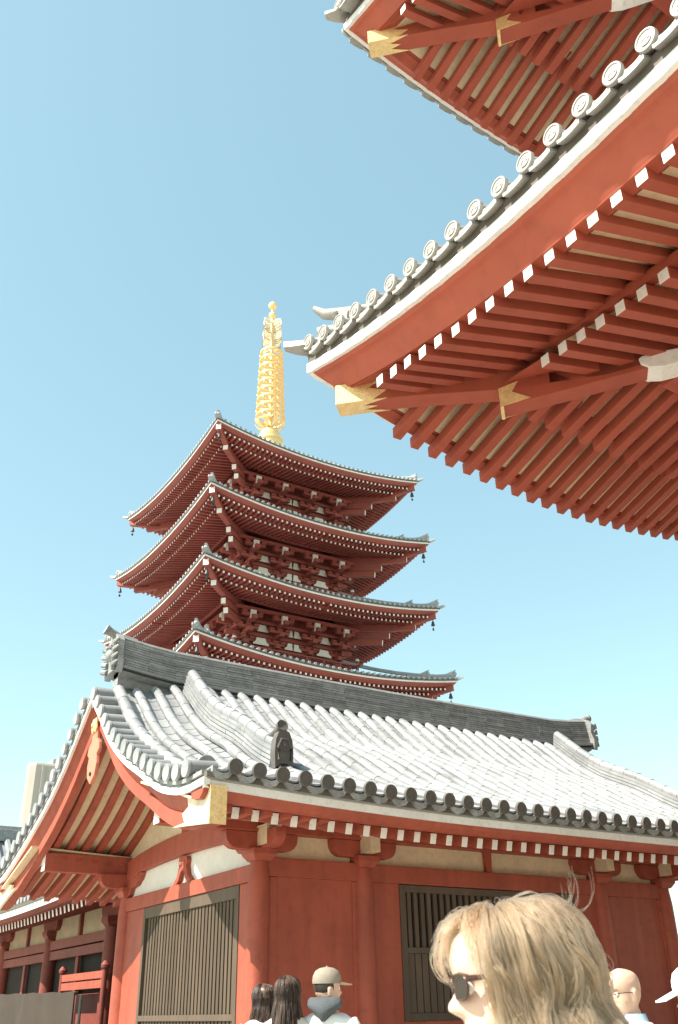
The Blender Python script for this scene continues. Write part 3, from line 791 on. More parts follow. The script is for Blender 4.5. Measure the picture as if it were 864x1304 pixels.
# ------------------------------------------------------------------ five-storey pagoda
PX, PY = 28.2, 54.0
pag = tag(empty('pagoda', (PX, PY, 0)), 'tall five-storey vermilion pagoda with white-dotted eaves and golden spire, behind the hall', 'pagoda')
HALF = [8.0, 8.38, 8.62, 9.2, 9.6]
ZC = [35.25, 30.25, 25.2, 20.15, 15.1]
WALL = [3.35, 3.45, 3.6, 3.75, 3.9]
for lv in range(5):
    h, zc, w = HALF[lv], ZC[lv], WALL[lv]
    E = Eave(PX, PY, h, h, zc - .85, .85, h * .98, 2.0)
    wt = WALL[lv - 1] if lv else 0
    run = h - wt if lv else h - .45
    top = 1.35 if lv else 3.3
    # tiled roof surface
    mb = MB(); zt = lambda v: .06 + (top - .06) * (.35 * v / run + .65 * (v / run) ** 2)
    for side in 'WNES':
        rows = []
        for i in range(25):
            q = -1 + i / 12.0
            rows.append([E.P(side, q * (h - v), v, E.z + zt(v) + E.lift(h * (1 - abs(q))) * (1 - v / run) ** 1.3) for v in [run * k / 8 for k in range(9)]])
        mb.sweep(rows, closed=False)
    roof = mb.build('roof', 'tile_pagoda', pag, smooth=50)
    mb = MB(); N = 44
    for side in 'WNES':
        for k in range(N):
            u = -h + (k + .5) * 2 * h / N; t = h - abs(u); ve = max(.3, min(run, t))
            mb.tube([E.P(side, u, v, E.z + zt(max(v, 0)) + .06 + E.lift(t) * (1 - max(v, 0) / run) ** 1.3) for v in [-.06 + (ve + .06) * j / 4 for j in range(5)]], .085, 6)
            c = E.P(side, u, -.07, E.z + .115 + E.lift(t))
            mb.lathe([(.0, -.012), (.092, -.012), (.096, .0), (.092, .05)], c, 9, E.inw(side))
    mb.build('barrel_tile_rows', 'tile_pagoda', roof, smooth=45)
    for side in 'WNES':
        mb = MB(); E.strip(mb, side, [(.0, -.155), (.08, -.155), (.08, -.045), (.0, -.045)], n=24); mb.build('fascia_board', 'white', roof)
        mb = MB(); E.strip(mb, side, [(-.05, -.043), (.2, -.043), (.2, .09), (-.03, .07)], n=24); mb.build('tile_bed', 'tile_under', roof)
        mb = MB(); E.strip(mb, side, [(.03, -.157), (.10, -.27), (.22, -.34), (.26, -.375), (.60, -.36), (.6, -.15)], n=24); mb.build('eave_board', 'red_pagoda', roof, smooth=25)
        mb = MB(); E.strip(mb, side, [(.4, -.385), (1.3, -.26), (1.3, -.22), (.4, -.345)], n=24, damp=.10)
        E.strip(mb, side, [(1.15, -.48), (h - w + .02, -.48 + .24 * (h - w - 1.13)), (h - w + .02, -.44 + .24 * (h - w - 1.13)), (1.15, -.44)], n=24, damp=.10)
        E.strip(mb, side, [(1.0, -.46), (1.16, -.45), (1.16, -.26), (1.0, -.28)], n=24, damp=.10)
        mb.build('soffit', 'red_pagoda', roof)
        for nm, v0, v1, dz, sl, t0 in (('flying_rafters', .36, 1.5, -.47, .14, .75), ('rafters', 1.05, 3.3, -.58, .24, 1.6)):
            mb = MB(); S = .345
            for sg in (1, -1):
                for k in range(60):
                    t = t0 + S * k
                    if t > h or (sg < 0 and abs(t - h) < S * .5): break
                    vh = t - .12
                    if vh - v0 < .15: continue
                    E.rafter(mb, side, t, sg, v0, min(v1, vh), dz, sl, .12, .135, damp=.10)
            tag(mb.build(nm, ['red_pagoda', 'white'], roof), kind='stuff')
        mb = MB(); E.strip(mb, side, [(h - w - 1.75, -.10), (h - w - 1.5, -.10), (h - w - 1.5, .25), (h - w - 1.75, .25)], n=8, damp=.2)
        mb.build('eave_purlin', 'red_pagoda', roof)
    for sx, sy in ((-1, -1), (-1, 1), (1, -1), (1, 1)):
        cn = Vector((PX + sx * h, PY + sy * h, zc)); dg = Vector((-sx, -sy, 0)); sd = Vector((sy, -sx, 0)).normalized()
        for nm, ds in (('flying_hip_rafter', [(.17, -.66, -.26), (1.2, -1.00, -.6), (2.0, -1.1, -.7)]), ('hip_rafter', [(1.18, -1.36, -1.02), (2.4, -1.32, -.9), (h - w, -.9, -.4)])):
            mb = MB(); mb.sweep([[cn + dg * d + sd * (a * .17) + Vector((0, 0, z)) for a, z in ((-1, zb_), (1, zb_), (1, zt_), (-1, zt_))] for d, zb_, zt_ in ds], mi=0)
            mb.m[-2] = 1
            mb.build(nm, ['red_pagoda', 'white'], roof)
        # stacked tail beams with white ends under the hip
        for k, (d, dz) in enumerate(((2.45, -1.62), (2.80, -2.06))):
            mb = MB(); p = cn + dg * d + Vector((0, 0, dz))
            mb.beam(p, p + dg * (h - w - d) + Vector((0, 0, .35)), .30, .36, endm=1); mb.build('tail_beam', ['red_pagoda', 'white'], roof)
        mb = MB()
        mb.sweep([[cn + dg * d + sd * (a * ww) + Vector((0, 0, z + b)) for a, b in ((-1, -.06), (1, -.06), (.8, .08), (-.8, .08))] for d, z, ww in ((-.30, .16, .05), (-.05, .06, .14), (.4, .0, .17))])
        mb.tube([cn + dg * d + Vector((0, 0, z)) for d, z in [(.05, .30)] + [(run * j / 6, .22 + (top + .5) * (.30 * j / 6 + .70 * (j / 6) ** 2)) for j in range(1, 7)]], .13, 8)
        for d0, zz in ((.12, .20), (1.35, .36)):
            pl = [(d0 - .10, zz + .46), (d0 + .02, zz + .30), (d0, zz - .1), (d0 + .9, zz - .0), (d0 + .9, zz + .16), (d0 + .35, zz + .24)]
            mb.prism([cn + dg * d + sd * -.09 + Vector((0, 0, z)) for d, z in pl], sd * .18)
            mb.ball(cn + dg * (d0 - .02) + Vector((0, 0, zz + .20)), .16, 8)
        mb.build('corner_tile', 'tile_pagoda', roof, smooth=40)
        mb = MB(); p = cn + dg * .34 + Vector((0, 0, -.72))
        mb.tube([p, p - Vector((0, 0, .18))], .02, 5)
        mb.lathe([(.03, 0), (.08, -.05), (.10, -.18), (.145, -.32), (.12, -.33), (0, -.29)], p - Vector((0, 0, .14)), 10)
        mb.tube([p - Vector((0, 0, .5)), p - Vector((0, 0, .68))], .015, 5); mb.box(p.x - .07, p.x + .07, p.y - .012, p.y + .012, p.z - .82, p.z - .66)
        mb.build('wind_bell', 'bronze', roof, smooth=40)
    # storey body
    zlow = (ZC[lv + 1] + .35) if lv < 4 else 1.2
    zup = zc - .85 - .48 + .24 * (h - w - 1.13)
    mb = MB(); mb.box(PX - w, PX + w, PY - w, PY + w, zlow, zup); body = mb.build('storey', 'red_pagoda', pag)
    Z1 = zc - 1.42      # level of the outermost bracket tier
    for side in 'WNES':
        B = Eave(PX, PY, w, w, 0, 0, 1, 1); p = lambda u, o, z: B.P(side, u, -o, z); al = B.along(side); ou = -B.inw(side)
        def bx(mb, u0, u1, o0, o1, z0, z1, mi=0):
            mb.hexa([p(u0, o0, z0), p(u1, o0, z0), p(u1, o1, z0), p(u0, o1, z0)], [p(u0, o0, z1), p(u1, o0, z1), p(u1, o1, z1), p(u0, o1, z1)], mi)
        us = [-w + .1, -w * .34, w * .34, w - .1]
        for u in us:
            mb = MB(); c0 = p(u, .02, 0); mb.lathe([(.26, zlow), (.26, zc - 3.3)], (c0.x, c0.y, 0), 12); mb.build('column', 'red_pagoda', body, smooth=40)
            mb = MB()
            for k in range(3):
                z = zc - 3.15 + .62 * k; o = .58 * k
                bx(mb, u - .17, u + .17, 0, .55 + o, z, z + .26)
                bx(mb, u - .72, u + .72, o - .1 if k else .0, o + .16, z + .30, z + .48)
                for a in (-.58, 0, .58): bx(mb, u + a - .17, u + a + .17, o - .13 if k else .0, o + .22, z + .485, z + .62)
            bx(mb, u - .13, u + .13, 0, 1.35, Z1 - .5, Z1 - .2)
            mb.build('bracket', 'red_pagoda', body)
            mb = MB(); bx(mb, u - .19, u + .19, 1.30, 1.48, Z1 - .42, Z1 + .14); mb.build('bracket_nosing', 'white', body)
        mb = MB()
        for z in (zc - 3.32, zc - 2.43, zc - 1.84): bx(mb, -w - .12, w + .12, -.05, .12, z, z + .24)
        bx(mb, -w - 1.1, w + 1.1, 1.08, 1.26, Z1 + .2, Z1 + .42); bx(mb, -w - .55, w + .55, .50, .66, Z1 - .32, Z1 - .12)
        mb.build('tie_beam', 'red_pagoda', body)
        # white bell-shaped panels between the brackets, two rows in each bay
        for i in range(3):
            uc = (us[i] + us[i + 1]) / 2
            for zz in (zc - 3.06, zc - 2.16):
                parts = [(-.5, .5)] if i != 1 else [(-.56, -.04), (.04, .56)]
                for a, b in parts:
                    lw = .03 if i == 1 and a > -.1 else .22; rw = .03 if i == 1 and b < .1 else .22
                    pl = [(a, zz), (b, zz), (b - .0, zz + .10), (b - rw * .7, zz + .22), (b - rw, zz + .46), (a + lw, zz + .46), (a + lw * .7, zz + .22), (a, zz + .10)]
                    mb = MB(); mb.prism([p(uc + q * 1.12, .30, z) for q, z in pl], ou * .05); mb.build('bell_panel', 'plaster', body)
        # dark openings low on the wall
        for i in range(3):
            uc = (us[i] + us[i + 1]) / 2; mb = MB(); bx(mb, uc - .75, uc + .75, .01, .04, zlow + .6, zc - 3.5)
            if zc - 3.5 > zlow + .7: mb.build('door' if i == 1 else 'window', 'wood_dark', body)
        # railing on the balcony
        if lv < 4:
            zr = ZC[lv + 1] + .55; L = w + .98
            mb = MB()
            bx(mb, -L, L, .55, 1.05, zr - .10, zr + .02)
            for z, e in ((zr + .12, .0), (zr + .50, .0), (zr + .92, .35)): bx(mb, -L - e, L + e, .90, 1.02, z, z + .09)
            for k in range(8):
                u = -L + .06 + (2 * L - .12) * k / 7; bx(mb, u - .06, u + .06, .91, 1.01, zr, zr + .93)
            mb.build('railing', 'red_pagoda', body)
            mb = MB()
            bx(mb, L - .07, L + .07, .88, 1.04, zr + .0, zr + 1.14)
            c = p(L, .96, 0); mb.lathe([(.06, zr + 1.12), (.12, zr + 1.2), (.13, zr + 1.3), (.02, zr + 1.45)], (c.x, c.y, 0), 10)
            mb.build('newel_post', 'red_pagoda', body, smooth=40)
            mb = MB(); c = p(L, .96, 0); mb.ball((c.x, c.y, zr + 1.34), .15, 8); mb.build('newel_cap', 'white', body, smooth=40)
mb = MB(); mb.box(PX - 7.5, PX + 7.5, PY - 7.5, PY + 7.5, .004, 1.2); mb.build('stone_base', 'granite', pag)
# golden spire
sp = MB(); sp.lathe([(.95, 37.0), (.95, 40.35), (1.05, 40.4), (1.05, 40.6), (.80, 40.75), (.85, 41.0), (.70, 41.35), (.45, 41.6), (.30, 41.7), (.26, 41.8), (.16, 42.0), (.13, 52.8), (.09, 53.0)], (PX, PY, 0), 20)
spire = sp.build('spire', 'goldspire', pag, smooth=40)
mb = MB()
for k in range(8):
    a = 2 * pi * k / 8
    pts = [(.28, 41.75), (.6, 41.62), (.95, 41.75), (1.18, 42.05), (1.22, 42.2)]
    mb.sweep([[(PX + r * cos(a + e), PY + r * sin(a + e), z + d) for e, d in ((-.20, 0), (.20, 0), (.20, .06), (-.20, .06))] for r, z in pts])
mb.build('lotus_collar', 'goldspire', spire, smooth=40)
for k in range(9):
    z = 42.75 + .78 * k; r = 1.16 - .026 * k
    mb = MB()
    mb.lathe([(r - .22, -.02), (r - .04, -.07), (r, -.06), (r, .08), (r - .04, .10), (r - .22, .04), (r - .22, -.02)], (PX, PY, z), 28, caps=False)
    mb.lathe([(.14, -.16), (.22, -.13), (.22, .13), (.14, .16)], (PX, PY, z), 12)
    for q in range(6):
        a = 2 * pi * (q + .5) / 6; d = Vector((cos(a), sin(a), 0))
        mb.beam(Vector((PX, PY, z)) + d * .2, Vector((PX, PY, z)) + d * (r - .1), .07, .12)
        mb.lathe([(.02, .0), (.05, -.03), (.075, -.20), (0, -.18)], Vector((PX, PY, z - .09)) + d * (r - .03), 6)
    mb.build('spire_ring', 'goldspire', spire, smooth=40)
for q in range(4):
    a = pi / 2 * q + .35; d = Vector((cos(a), sin(a), 0)); sd = Vector((-sin(a), cos(a), 0)); mb = MB()
    # openwork flame fin: a rounded plate of fine crossing bars
    c = Vector((PX, PY, 0))
    out = [(.13, 49.5), (.78, 49.6), (1.0, 49.9), (1.02, 51.6), (.88, 52.25), (.40, 52.4), (.13, 52.3)]
    mb.tube([c + d * r + Vector((0, 0, z)) for r, z in out], .05, 5)
    for i in range(14):
        z = 49.70 + .19 * i
        mb.tube([c + d * r + Vector((0, 0, z + e)) for r, e in ((.12, 0), (.35, .12), (.68, -.05), (.98, .05))], .03, 4)
    for i in range(6):
        r = .22 + .135 * i
        mb.tube([c + d * (r + e) + Vector((0, 0, z)) for z, e in ((49.6, 0), (50.3, .06), (51.0, -.05), (51.7, .05), (52.25, 0))], .035, 4)
    mb.build('flame_fin', 'gilt_pale', spire, smooth=40)
mb = MB(); mb.ball((PX, PY, 53.05), .32, 14, sq=(1, 1, 1.1)); mb.build('spire_jewel', 'goldspire', spire, smooth=60)
mb = MB(); mb.ball((PX, PY, 54.1), .36, 14); mb.lathe([(.10, 53.3), (.10, 53.8)], (PX, PY, 0), 8); mb.lathe([(.15, 0), (.02, .25)], (PX, PY, 54.4), 8); mb.build('spire_jewel', 'goldspire', spire, smooth=60)

# ------------------------------------------------------------------ wing building behind the hall, on the left
wing = tag(empty('corridor_building', (9, 26, 0)), 'shaded vermilion building with tiled eave and cream panels, half hidden behind the hall gable', 'building')
EX = 6.55; Y0, Y1 = 20.4, 46.0; ZE = 3.80
def wl(y): return .0 + .10 * max(0, 1 - (y - Y0) / 6.0) ** 2
ysw = nseg(Y0, Y1, .6)
mb = MB(); mb.sweep([[(EX + a, y, ZE + wl(y) * (1 - a / 6) + b) for a, b in ((-.1, .14), (1, .55), (2.5, 1.45), (4.2, 2.9), (4.3, 2.8), (2.5, 1.3), (1, .40), (0, .06))] for y in ysw]); wr = mb.build('roof', 'tile', wing, smooth=40)
mb = MB()
for i in range(int((Y1 - Y0 - .3) / .31)):
    y = Y0 + .15 + .31 * i; pts = [(-.12, .19), (.5, .38), (1.2, .72), (2.5, 1.52), (4.1, 2.9)]
    mb.tube([(EX + a, y, ZE + wl(y) * (1 - max(a, 0) / 6) + b) for a, b in pts], .085, 7)
    mb.lathe([(0, -.01), (.095, -.01), (.095, .04)], (EX - .125, y, ZE + wl(y) + .18), 10, (1, 0, 0))
mb.build('barrel_tile_rows', 'tile', wr, smooth=40)
mb = MB(); mb.sweep([[(EX + a, y, ZE + wl(y) + b) for a, b in ((0, -.10), (.06, -.10), (.06, .05), (0, .05))] for y in ysw]); mb.build('fascia_board', 'white', wing)
mb = MB(); mb.sweep([[(EX + a, y, ZE + wl(y) + b) for a, b in ((.02, -.102), (.14, -.17), (.4, -.14), (.4, -.05))] for y in ysw]); mb.build('eave_board', 'red_shade', wing)
mb = MB(); mb.sweep([[(EX + a, y, ZE + wl(y) + b) for a, b in ((.4, -.13), (2.2, .24), (2.2, .29), (.4, -.08))] for y in ysw]); mb.build('soffit_board', 'cream_shade', wing)
for i in range(int((Y1 - Y0 - .6) / .30)):
    y = Y0 + .45 + .30 * i
    mb = MB(); mb.beam((EX + .38, y, ZE + wl(y) - .22), (EX + 2.2, y, ZE + wl(y) + .15), .12, .16, endm=1); mb.build('rafter', ['red_shade', 'white'], wing)
WXw = 8.0
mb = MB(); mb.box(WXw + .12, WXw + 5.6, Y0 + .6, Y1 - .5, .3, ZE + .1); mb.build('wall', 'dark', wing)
cols = [22.6 + 4.7 * i for i in range(5)]
for y in cols:
    mb = MB(); mb.lathe([(.19, 0), (.18, 3.25)], (WXw, y, 0), 16); mb.build('column', 'red_shade', wing, smooth=40)
    mb = MB(); boat_arm(mb, (WXw, y), 'y', .62, 3.72, 3.46, .18); mb.sweep([[(WXw + a * q, y + b * q, z) for a, b in ((-1, -1), (1, -1), (1, 1), (-1, 1))] for q, z in ((.14, 3.25), (.22, 3.36), (.22, 3.46))]); mb.build('bracket', 'red_shade', wing, bevel=.006)
for a, b in zip(cols[:-1], cols[1:]):
    for z0, z1, o in ((2.98, 3.20, .09), (2.74, 2.95, .07), (.4, 1.9, .0)):
        mb = MB(); mb.box(WXw - o, WXw + .07, a + .18, b - .18, z0, z1); mb.build('tie_beam' if o else 'wall_panel', 'red_shade', wing, bevel=.008)
    m_ = (a + b) / 2
    for y0, y1 in ((a + .18, m_ - .07), (m_ + .07, b - .18)):
        mb = MB(); mb.box(WXw + .04, WXw + .08, y0, y1, 3.203, 3.74); mb.build('plaster_panel', 'cream_shade', wing)
    mb = MB(); mb.box(WXw - .04, WXw + .06, m_ - .065, m_ + .065, 3.203, 3.74); mb.build('strut', 'red_shade', wing)
    mb = MB(); mb.box(WXw - .02, WXw + .05, m_ - .1, m_ + .1, 1.9, 2.74); mb.build('door_post', 'red_shade', wing)
# balustrade boards that catch the sun in front of the wall
for z0, z1 in ((1.97, 2.13), (2.16, 2.31)):
    mb = MB(); mb.box(7.58, 7.64, 21.8, 24.7, z0, z1); mb.build('rail_board', 'red', wing, bevel=.006)
for y in (21.75, 24.75):
    mb = MB(); mb.lathe([(.06, 0), (.06, 2.34), (.09, 2.36), (.10, 2.42), (.04, 2.50)], (7.61, y, 0), 10); mb.build('rail_post', 'red_shade', wing, smooth=40)
mb = MB(); mb.sweep([[(WXw + a, y, 3.74 + b) for a, b in ((-.1, 0), (.1, 0), (.1, .2), (-.1, .2))] for y in (Y0 + .4, Y1 - .5)]); mb.build('eave_purlin', 'red_shade', wing)

# ------------------------------------------------------------------ tiled roof of the building further left and the beige tower
far = tag(empty('tiled_outbuilding', (2, 42, 0)), 'distant grey tiled roof with dark ridge at the left edge, beyond the corridor eave', 'building')
mb = MB(); fx0, fx1, fy = 2.0, 17.0, 52.0; D = 3.45
mb.prism([(fx0, fy + a, z - D) for a, z in ((-4.8, 9.9), (-2.4, 11.2), (0, 13.0), (2.4, 11.2), (4.8, 9.9))], (fx1 - fx0, 0, 0)); fr = mb.build('roof', 'tile', far)
mb = MB()
for i in range(int((fx1 - fx0) / .62)):
    x = fx0 + .3 + .62 * i
    for s_ in (-1, 1): mb.tube([(x, fy + s_ * a, z - D) for a, z in ((4.9, 9.95), (2.4, 11.28), (.1, 13.05))], .16, 6)
mb.build('barrel_tile_rows', 'tile', fr, smooth=40)
mb = MB(); mb.box(fx0 - .1, fx1 + .1, fy - .35, fy + .30, 12.9 - D, 13.5 - D); mb.box(fx0 - .2, fx1 + .2, fy - .2, fy + .2, 13.5 - D, 13.7 - D); mb.build('main_ridge', 'tile_dark', fr, bevel=.03)
mb = MB(); mb.box(fx0 + .8, fx1 - .8, fy - 3.2, fy + 3.2, 0, 9.4 - D); mb.build('wall', 'cream', far)
tw = tag(empty('tower_block', (48, 170, 0)), 'pale beige high-rise with a rounded edge, peeking out far behind the left gable slope', 'tower')
mb = MB(); mb.prism([(39.6, 160, 0), (38.75, 158, 0), (40.0, 157, 0), (58, 157, 0), (58, 182, 0), (46, 182, 0)], (0, 0, 38.6)); tb = mb.build('facade', 'tower', tw, bevel=.5)
for k in range(9):
    mb = MB(); x = 41.0 + 1.9 * k; mb.box(x, x + .5, 156.75, 157.2, 2, 37.9); mb.build('pier', 'tower', tw)
for k in range(8):
    for j in range(9):
        mb = MB(); x = 41.7 + 1.9 * j; mb.box(x, x + 1.0, 156.95, 157.1, 4 + 3.9 * k, 5.6 + 3.9 * k); mb.build('window', 'windowglass', tw)
mb = MB(); mb.box(44, 54, 162, 178, 38.6, 40.5); mb.build('roof_plant', 'tower', tw)

# ------------------------------------------------------------------ brown canvas screen in the lower left corner
cs = tag(empty('canvas_stall', (6.3, 22, 0)), 'brown canvas screen of a stall with a level top edge at the lower left corner', 'stall')
mb = MB(); pts = []
for i in range(17):
    y = 19.55 + i * .5; pts.append((6.25 + .03 * sin(i * 1.7), y, 1.84 + .012 * sin(i * 2.3) + .006 * i))
mb.sweep([[(x, y, .03), (x + .03 * sin(y * 3), y, .9), (x + .02, y, z), (x + .10, y, z + .015), (x + .10, y, z - .02), (x + .05, y, z - .05), (x + .04 + .03 * sin(y * 3), y, .9), (x + .04, y, .03)] for x, y, z in pts]); c_ = mb.build('canvas_cover', 'canvas', cs, smooth=50)
for y in (19.5, 22.2, 24.9, 27.6):
    mb = MB(); mb.tube([(6.40, y, 0), (6.40, y, 1.8)], .03, 8); mb.build('pole', 'bronze', cs, smooth=40)

# ------------------------------------------------------------------ people
def smooth_lerp(k, x):
    if x <= k[0][0]: return k[0][1]
    for (a, p), (b, q) in zip(k[:-1], k[1:]):
        if x <= b: f = (x - a) / (b - a); f = f * f * (3 - 2 * f) * .5 + f * .5; return p + (q - p) * f
    return k[-1][1]
HF = [(0, .068), (.012, .084), (.03, .0805), (.043, .085), (.051, .0805), (.060, .088), (.072, .083), (.085, .084), (.11, .080), (.122, .079), (.136, .091), (.16, .096), (.19, .087), (.21, .066), (.222, .034), (.23, .004)]
HN = [(.070, 0), (.077, .010), (.085, .026), (.092, .030), (.100, .026), (.110, .019), (.120, .013), (.132, .004), (.142, 0)]
HB = [(0, .010), (.02, .020), (.045, .046), (.07, .078), (.09, .092), (.13, .102), (.17, .100), (.20, .083), (.22, .042), (.23, .004)]
HW = [(0, .028), (.012, .043), (.03, .053), (.05, .060), (.075, .066), (.10, .069), (.13, .074), (.16, .0755), (.19, .068), (.21, .050), (.222, .026), (.23, .003)]
def head_ring(z, n=40):
    F, B, Wd, Nn = smooth_lerp(HF, z), smooth_lerp(HB, z), smooth_lerp(HW, z), smooth_lerp(HN, z)
    out = []
    for i in range(n):
        a = 2 * pi * i / n
        c, s = cos(a), sin(a)
        e = .86 if c > 0 else 1.0
        x = (F if c > 0 else B) * math.copysign(abs(c) ** e, c); y = Wd * math.copysign(abs(s) ** .92, s)
        an = abs((a + pi) % (2 * pi) - pi)
        sg = .24 if z < .10 else .17
        x += Nn * math.exp(-(an / sg) ** 2)
        # eye sockets and lip corners
        x -= .010 * math.exp(-((z - .119) / .011) ** 2) * math.exp(-((an - .42) / .17) ** 2)
        x -= .004 * math.exp(-((z - .052) / .004) ** 2) * math.exp(-(an / .32) ** 4)
        out.append((x, y, z))
    return out
def head_points(MBo, f, n=40):
    zs = [0, .006, .012, .02, .03, .036, .042, .047, .051, .055, .060, .066, .071, .076, .081, .086, .092, .098, .104, .11, .117, .124, .13, .137, .145, .155, .165, .175, .185, .195, .205, .213, .220, .226, .23]
    MBo.sweep([[f(*p) for p in head_ring(z, n)] for z in zs])

def make_person(label, pos, crown, yaw, mats, build='m', tilt=0.0, headyaw=0.0, voxel=.008, group=None, arm=0.0):
    """standing figure; returns root plus the head frame for hair and hats"""
    skin, topm, botm = mats
    root = tag(empty('person', (pos[0], pos[1], 0)), label, 'person', group)
    sc = crown / 1.70
    fw_ = Vector((cos(yaw), sin(yaw), 0)); lf = Vector((-sin(yaw), cos(yaw), 0)); P0 = Vector((pos[0], pos[1], 0))
    T = lambda x, y, z: P0 + fw_ * (x * sc) + lf * (y * sc) + Vector((0, 0, z * sc))
    hy = yaw + headyaw
    hf = Vector((cos(hy) * cos(tilt), sin(hy) * cos(tilt), -sin(tilt))); hl = Vector((-sin(hy), cos(hy), 0)); hu = hf.cross(hl)
    neck = T(0, 0, 1.70 - .23 / sc + .045)
    hs = 1.0
    chin0 = Vector((pos[0], pos[1], crown - .23))
    HT = lambda x, y, z: neck + hf * (x * hs) + hl * (y * hs) + hu * ((z - .045) * hs)
    wk = 1.0 if build == 'm' else .90
    tor = [(.80, .15, .10, 0), (.90, .165, .118, 0), (1.0, .145, .105, 0), (1.08, .135, .098, 0), (1.2, .15, .108, 0), (1.30, .175, .115, -.005), (1.37, .185, .10, -.012), (1.405, .16, .085, -.018), (1.435, .10, .07, -.020), (1.46, .062, .060, -.016), (1.50, .054, .056, -.008), (1.55, .050, .054, .0)]
    def torso(mb, grow, a, b):
        rows = []
        for z, wy, dx, ox in tor[a:b]:
            rows.append([T(ox + (dx + grow) * cos(q), (wy * wk + grow) * sin(q), z) for q in [2 * pi * i / 24 for i in range(24)]])
        mb.sweep(rows)
    arms = {s: [T(-.012, s * .150 * wk, 1.375), T(-.02, s * .205 * wk, 1.30), T(-.03, s * .245 * wk, 1.10), T(.02 + arm * .5, s * .255 * wk, .90 + arm * .3), T(.03 + arm, s * .25 * wk, .84 + arm * .4)] for s in (1, -1)}
    legs = {s: [T(0, s * .085, .90), T(.01, s * .095, .70), T(.015, s * .10, .48), T(-.015, s * .10, .32), T(-.02, s * .10, .09)] for s in (1, -1)}
    b = MB(); torso(b, 0, 0, 12); head_points(b, HT)
    b.tube([HT(-.022, 0, .075), HT(-.018, 0, .03), T(-.014, 0, 1.44)], [.046, .050 * wk, .056 * wk], 20)
    for s in (1, -1):
        b.tube(arms[s], [.056, .050, .038, .028, .026], 12); b.tube(legs[s], [.085, .080, .055, .052, .036], 14)
        b.tube([T(-.06, s * .10, .04), T(.05, s * .105, .04), T(.16, s * .11, .028)], [.035, .038, .026], 10)
        h = arms[s][-1]; dn = (arms[s][-1] - arms[s][-2]).normalized(); sd = fw_
        inn = lf * -s
        b.tube([h, h + dn * .045, h + dn * .085], [.026, .036, .034], 10, flat=.5, up=inn)
        for k, (o, ln) in enumerate(((.027, .070), (.009, .080), (-.009, .074), (-.026, .058))):
            r0 = h + dn * .08 + sd * o
            b.tube([r0, r0 + dn * (ln * .45) + inn * .006, r0 + dn * (ln * .8) + inn * .018, r0 + dn * ln + inn * .030], [.0088, .0085, .0078, .006], 8)
        r0 = h + dn * .02 + sd * .026
        b.tube([r0, r0 + dn * .028 + sd * .022 + inn * .006, r0 + dn * .058 + sd * .028 + inn * .014], [.012, .010, .007], 8)
    for s in (1, -1):      # ears
        rows = []
        for q, (dz, r) in enumerate(((-.030, .006), (-.018, .011), (0, .015), (.018, .016), (.028, .009))):
            rows.append([HT(-.010 - .10 * dz + r * cos(2 * pi * i / 10), s * (.070 + .012 * (q / 4) + .007 * sin(2 * pi * i / 10)), .098 + dz) for i in range(10)])
        b.sweep(rows)
    body = b.build('body', skin, root, smooth=180)
    r = body.modifiers.new('remesh', 'REMESH'); r.mode = 'VOXEL'; r.voxel_size = voxel; r.use_smooth_shade = True
    sm = body.modifiers.new('soft', 'SMOOTH'); sm.factor = .5; sm.iterations = 2 if voxel > .005 else 3
    # eyes
    for s in (1, -1):
        m = MB(); m.ball(HT(.0715, s * .031, .119), .0115, 12); e = m.build('eye', 'eye_white', root, smooth=180)
        m = MB(); m.ball(HT(.0795, s * .0312, .119), .0055, 8); m.build('iris', 'dark', e, smooth=180)
        m = MB(); m.tube([HT(.082, s * .012, .1375), HT(.085, s * .030, .1415), HT(.074, s * .048, .137)], [.003, .0035, .002], 6); m.build('eyebrow', 'hair_brown', root)
    m = MB(); m.tube([HT(.0775, -.022, .0515), HT(.0865, -.010, .053), HT(.088, 0, .0525), HT(.0865, .010, .053), HT(.0775, .022, .0515)], [.002, .0042, .0045, .0042, .002], 8); m.build('lips', 'lip', root, smooth=180)
    # clothes
    m = MB(); torso(m, .016, 1, 9)
    for s in (1, -1): m.tube(arms[s][:4], [.070, .064, .054, .044], 14)
    top = m.build('top', topm, root, smooth=180)
    r = top.modifiers.new('remesh', 'REMESH'); r.mode = 'VOXEL'; r.voxel_size = .012; r.use_smooth_shade = True
    sm = top.modifiers.new('soft', 'SMOOTH'); sm.factor = .5; sm.iterations = 4
    tx = bpy.data.textures.new('cloth_folds', 'CLOUDS'); tx.noise_scale = .11
    d = top.modifiers.new('folds', 'DISPLACE'); d.texture = tx; d.strength = .014; d.mid_level = .4
    m = MB(); torso(m, .010, 0, 3)
    for s in (1, -1): m.tube(legs[s], [.100, .098, .074, .070, .062], 16)
    bot = m.build('trousers', botm, root, smooth=180)
    r = bot.modifiers.new('remesh', 'REMESH'); r.mode = 'VOXEL'; r.voxel_size = .015; r.use_smooth_shade = True
    for s in (1, -1):
        m = MB(); m.tube([T(-.085, s * .10, .045), T(-.02, s * .10, .05), T(.09, s * .107, .045), T(.185, s * .113, .03)], [.036, .044, .044, .026], 12); m.tube([T(-.025, s * .10, .14), T(-.022, s * .10, .07)], [.05, .048], 12)
        sh = m.build('shoe', 'shoe_dark', root, smooth=60)
    return root, HT, T

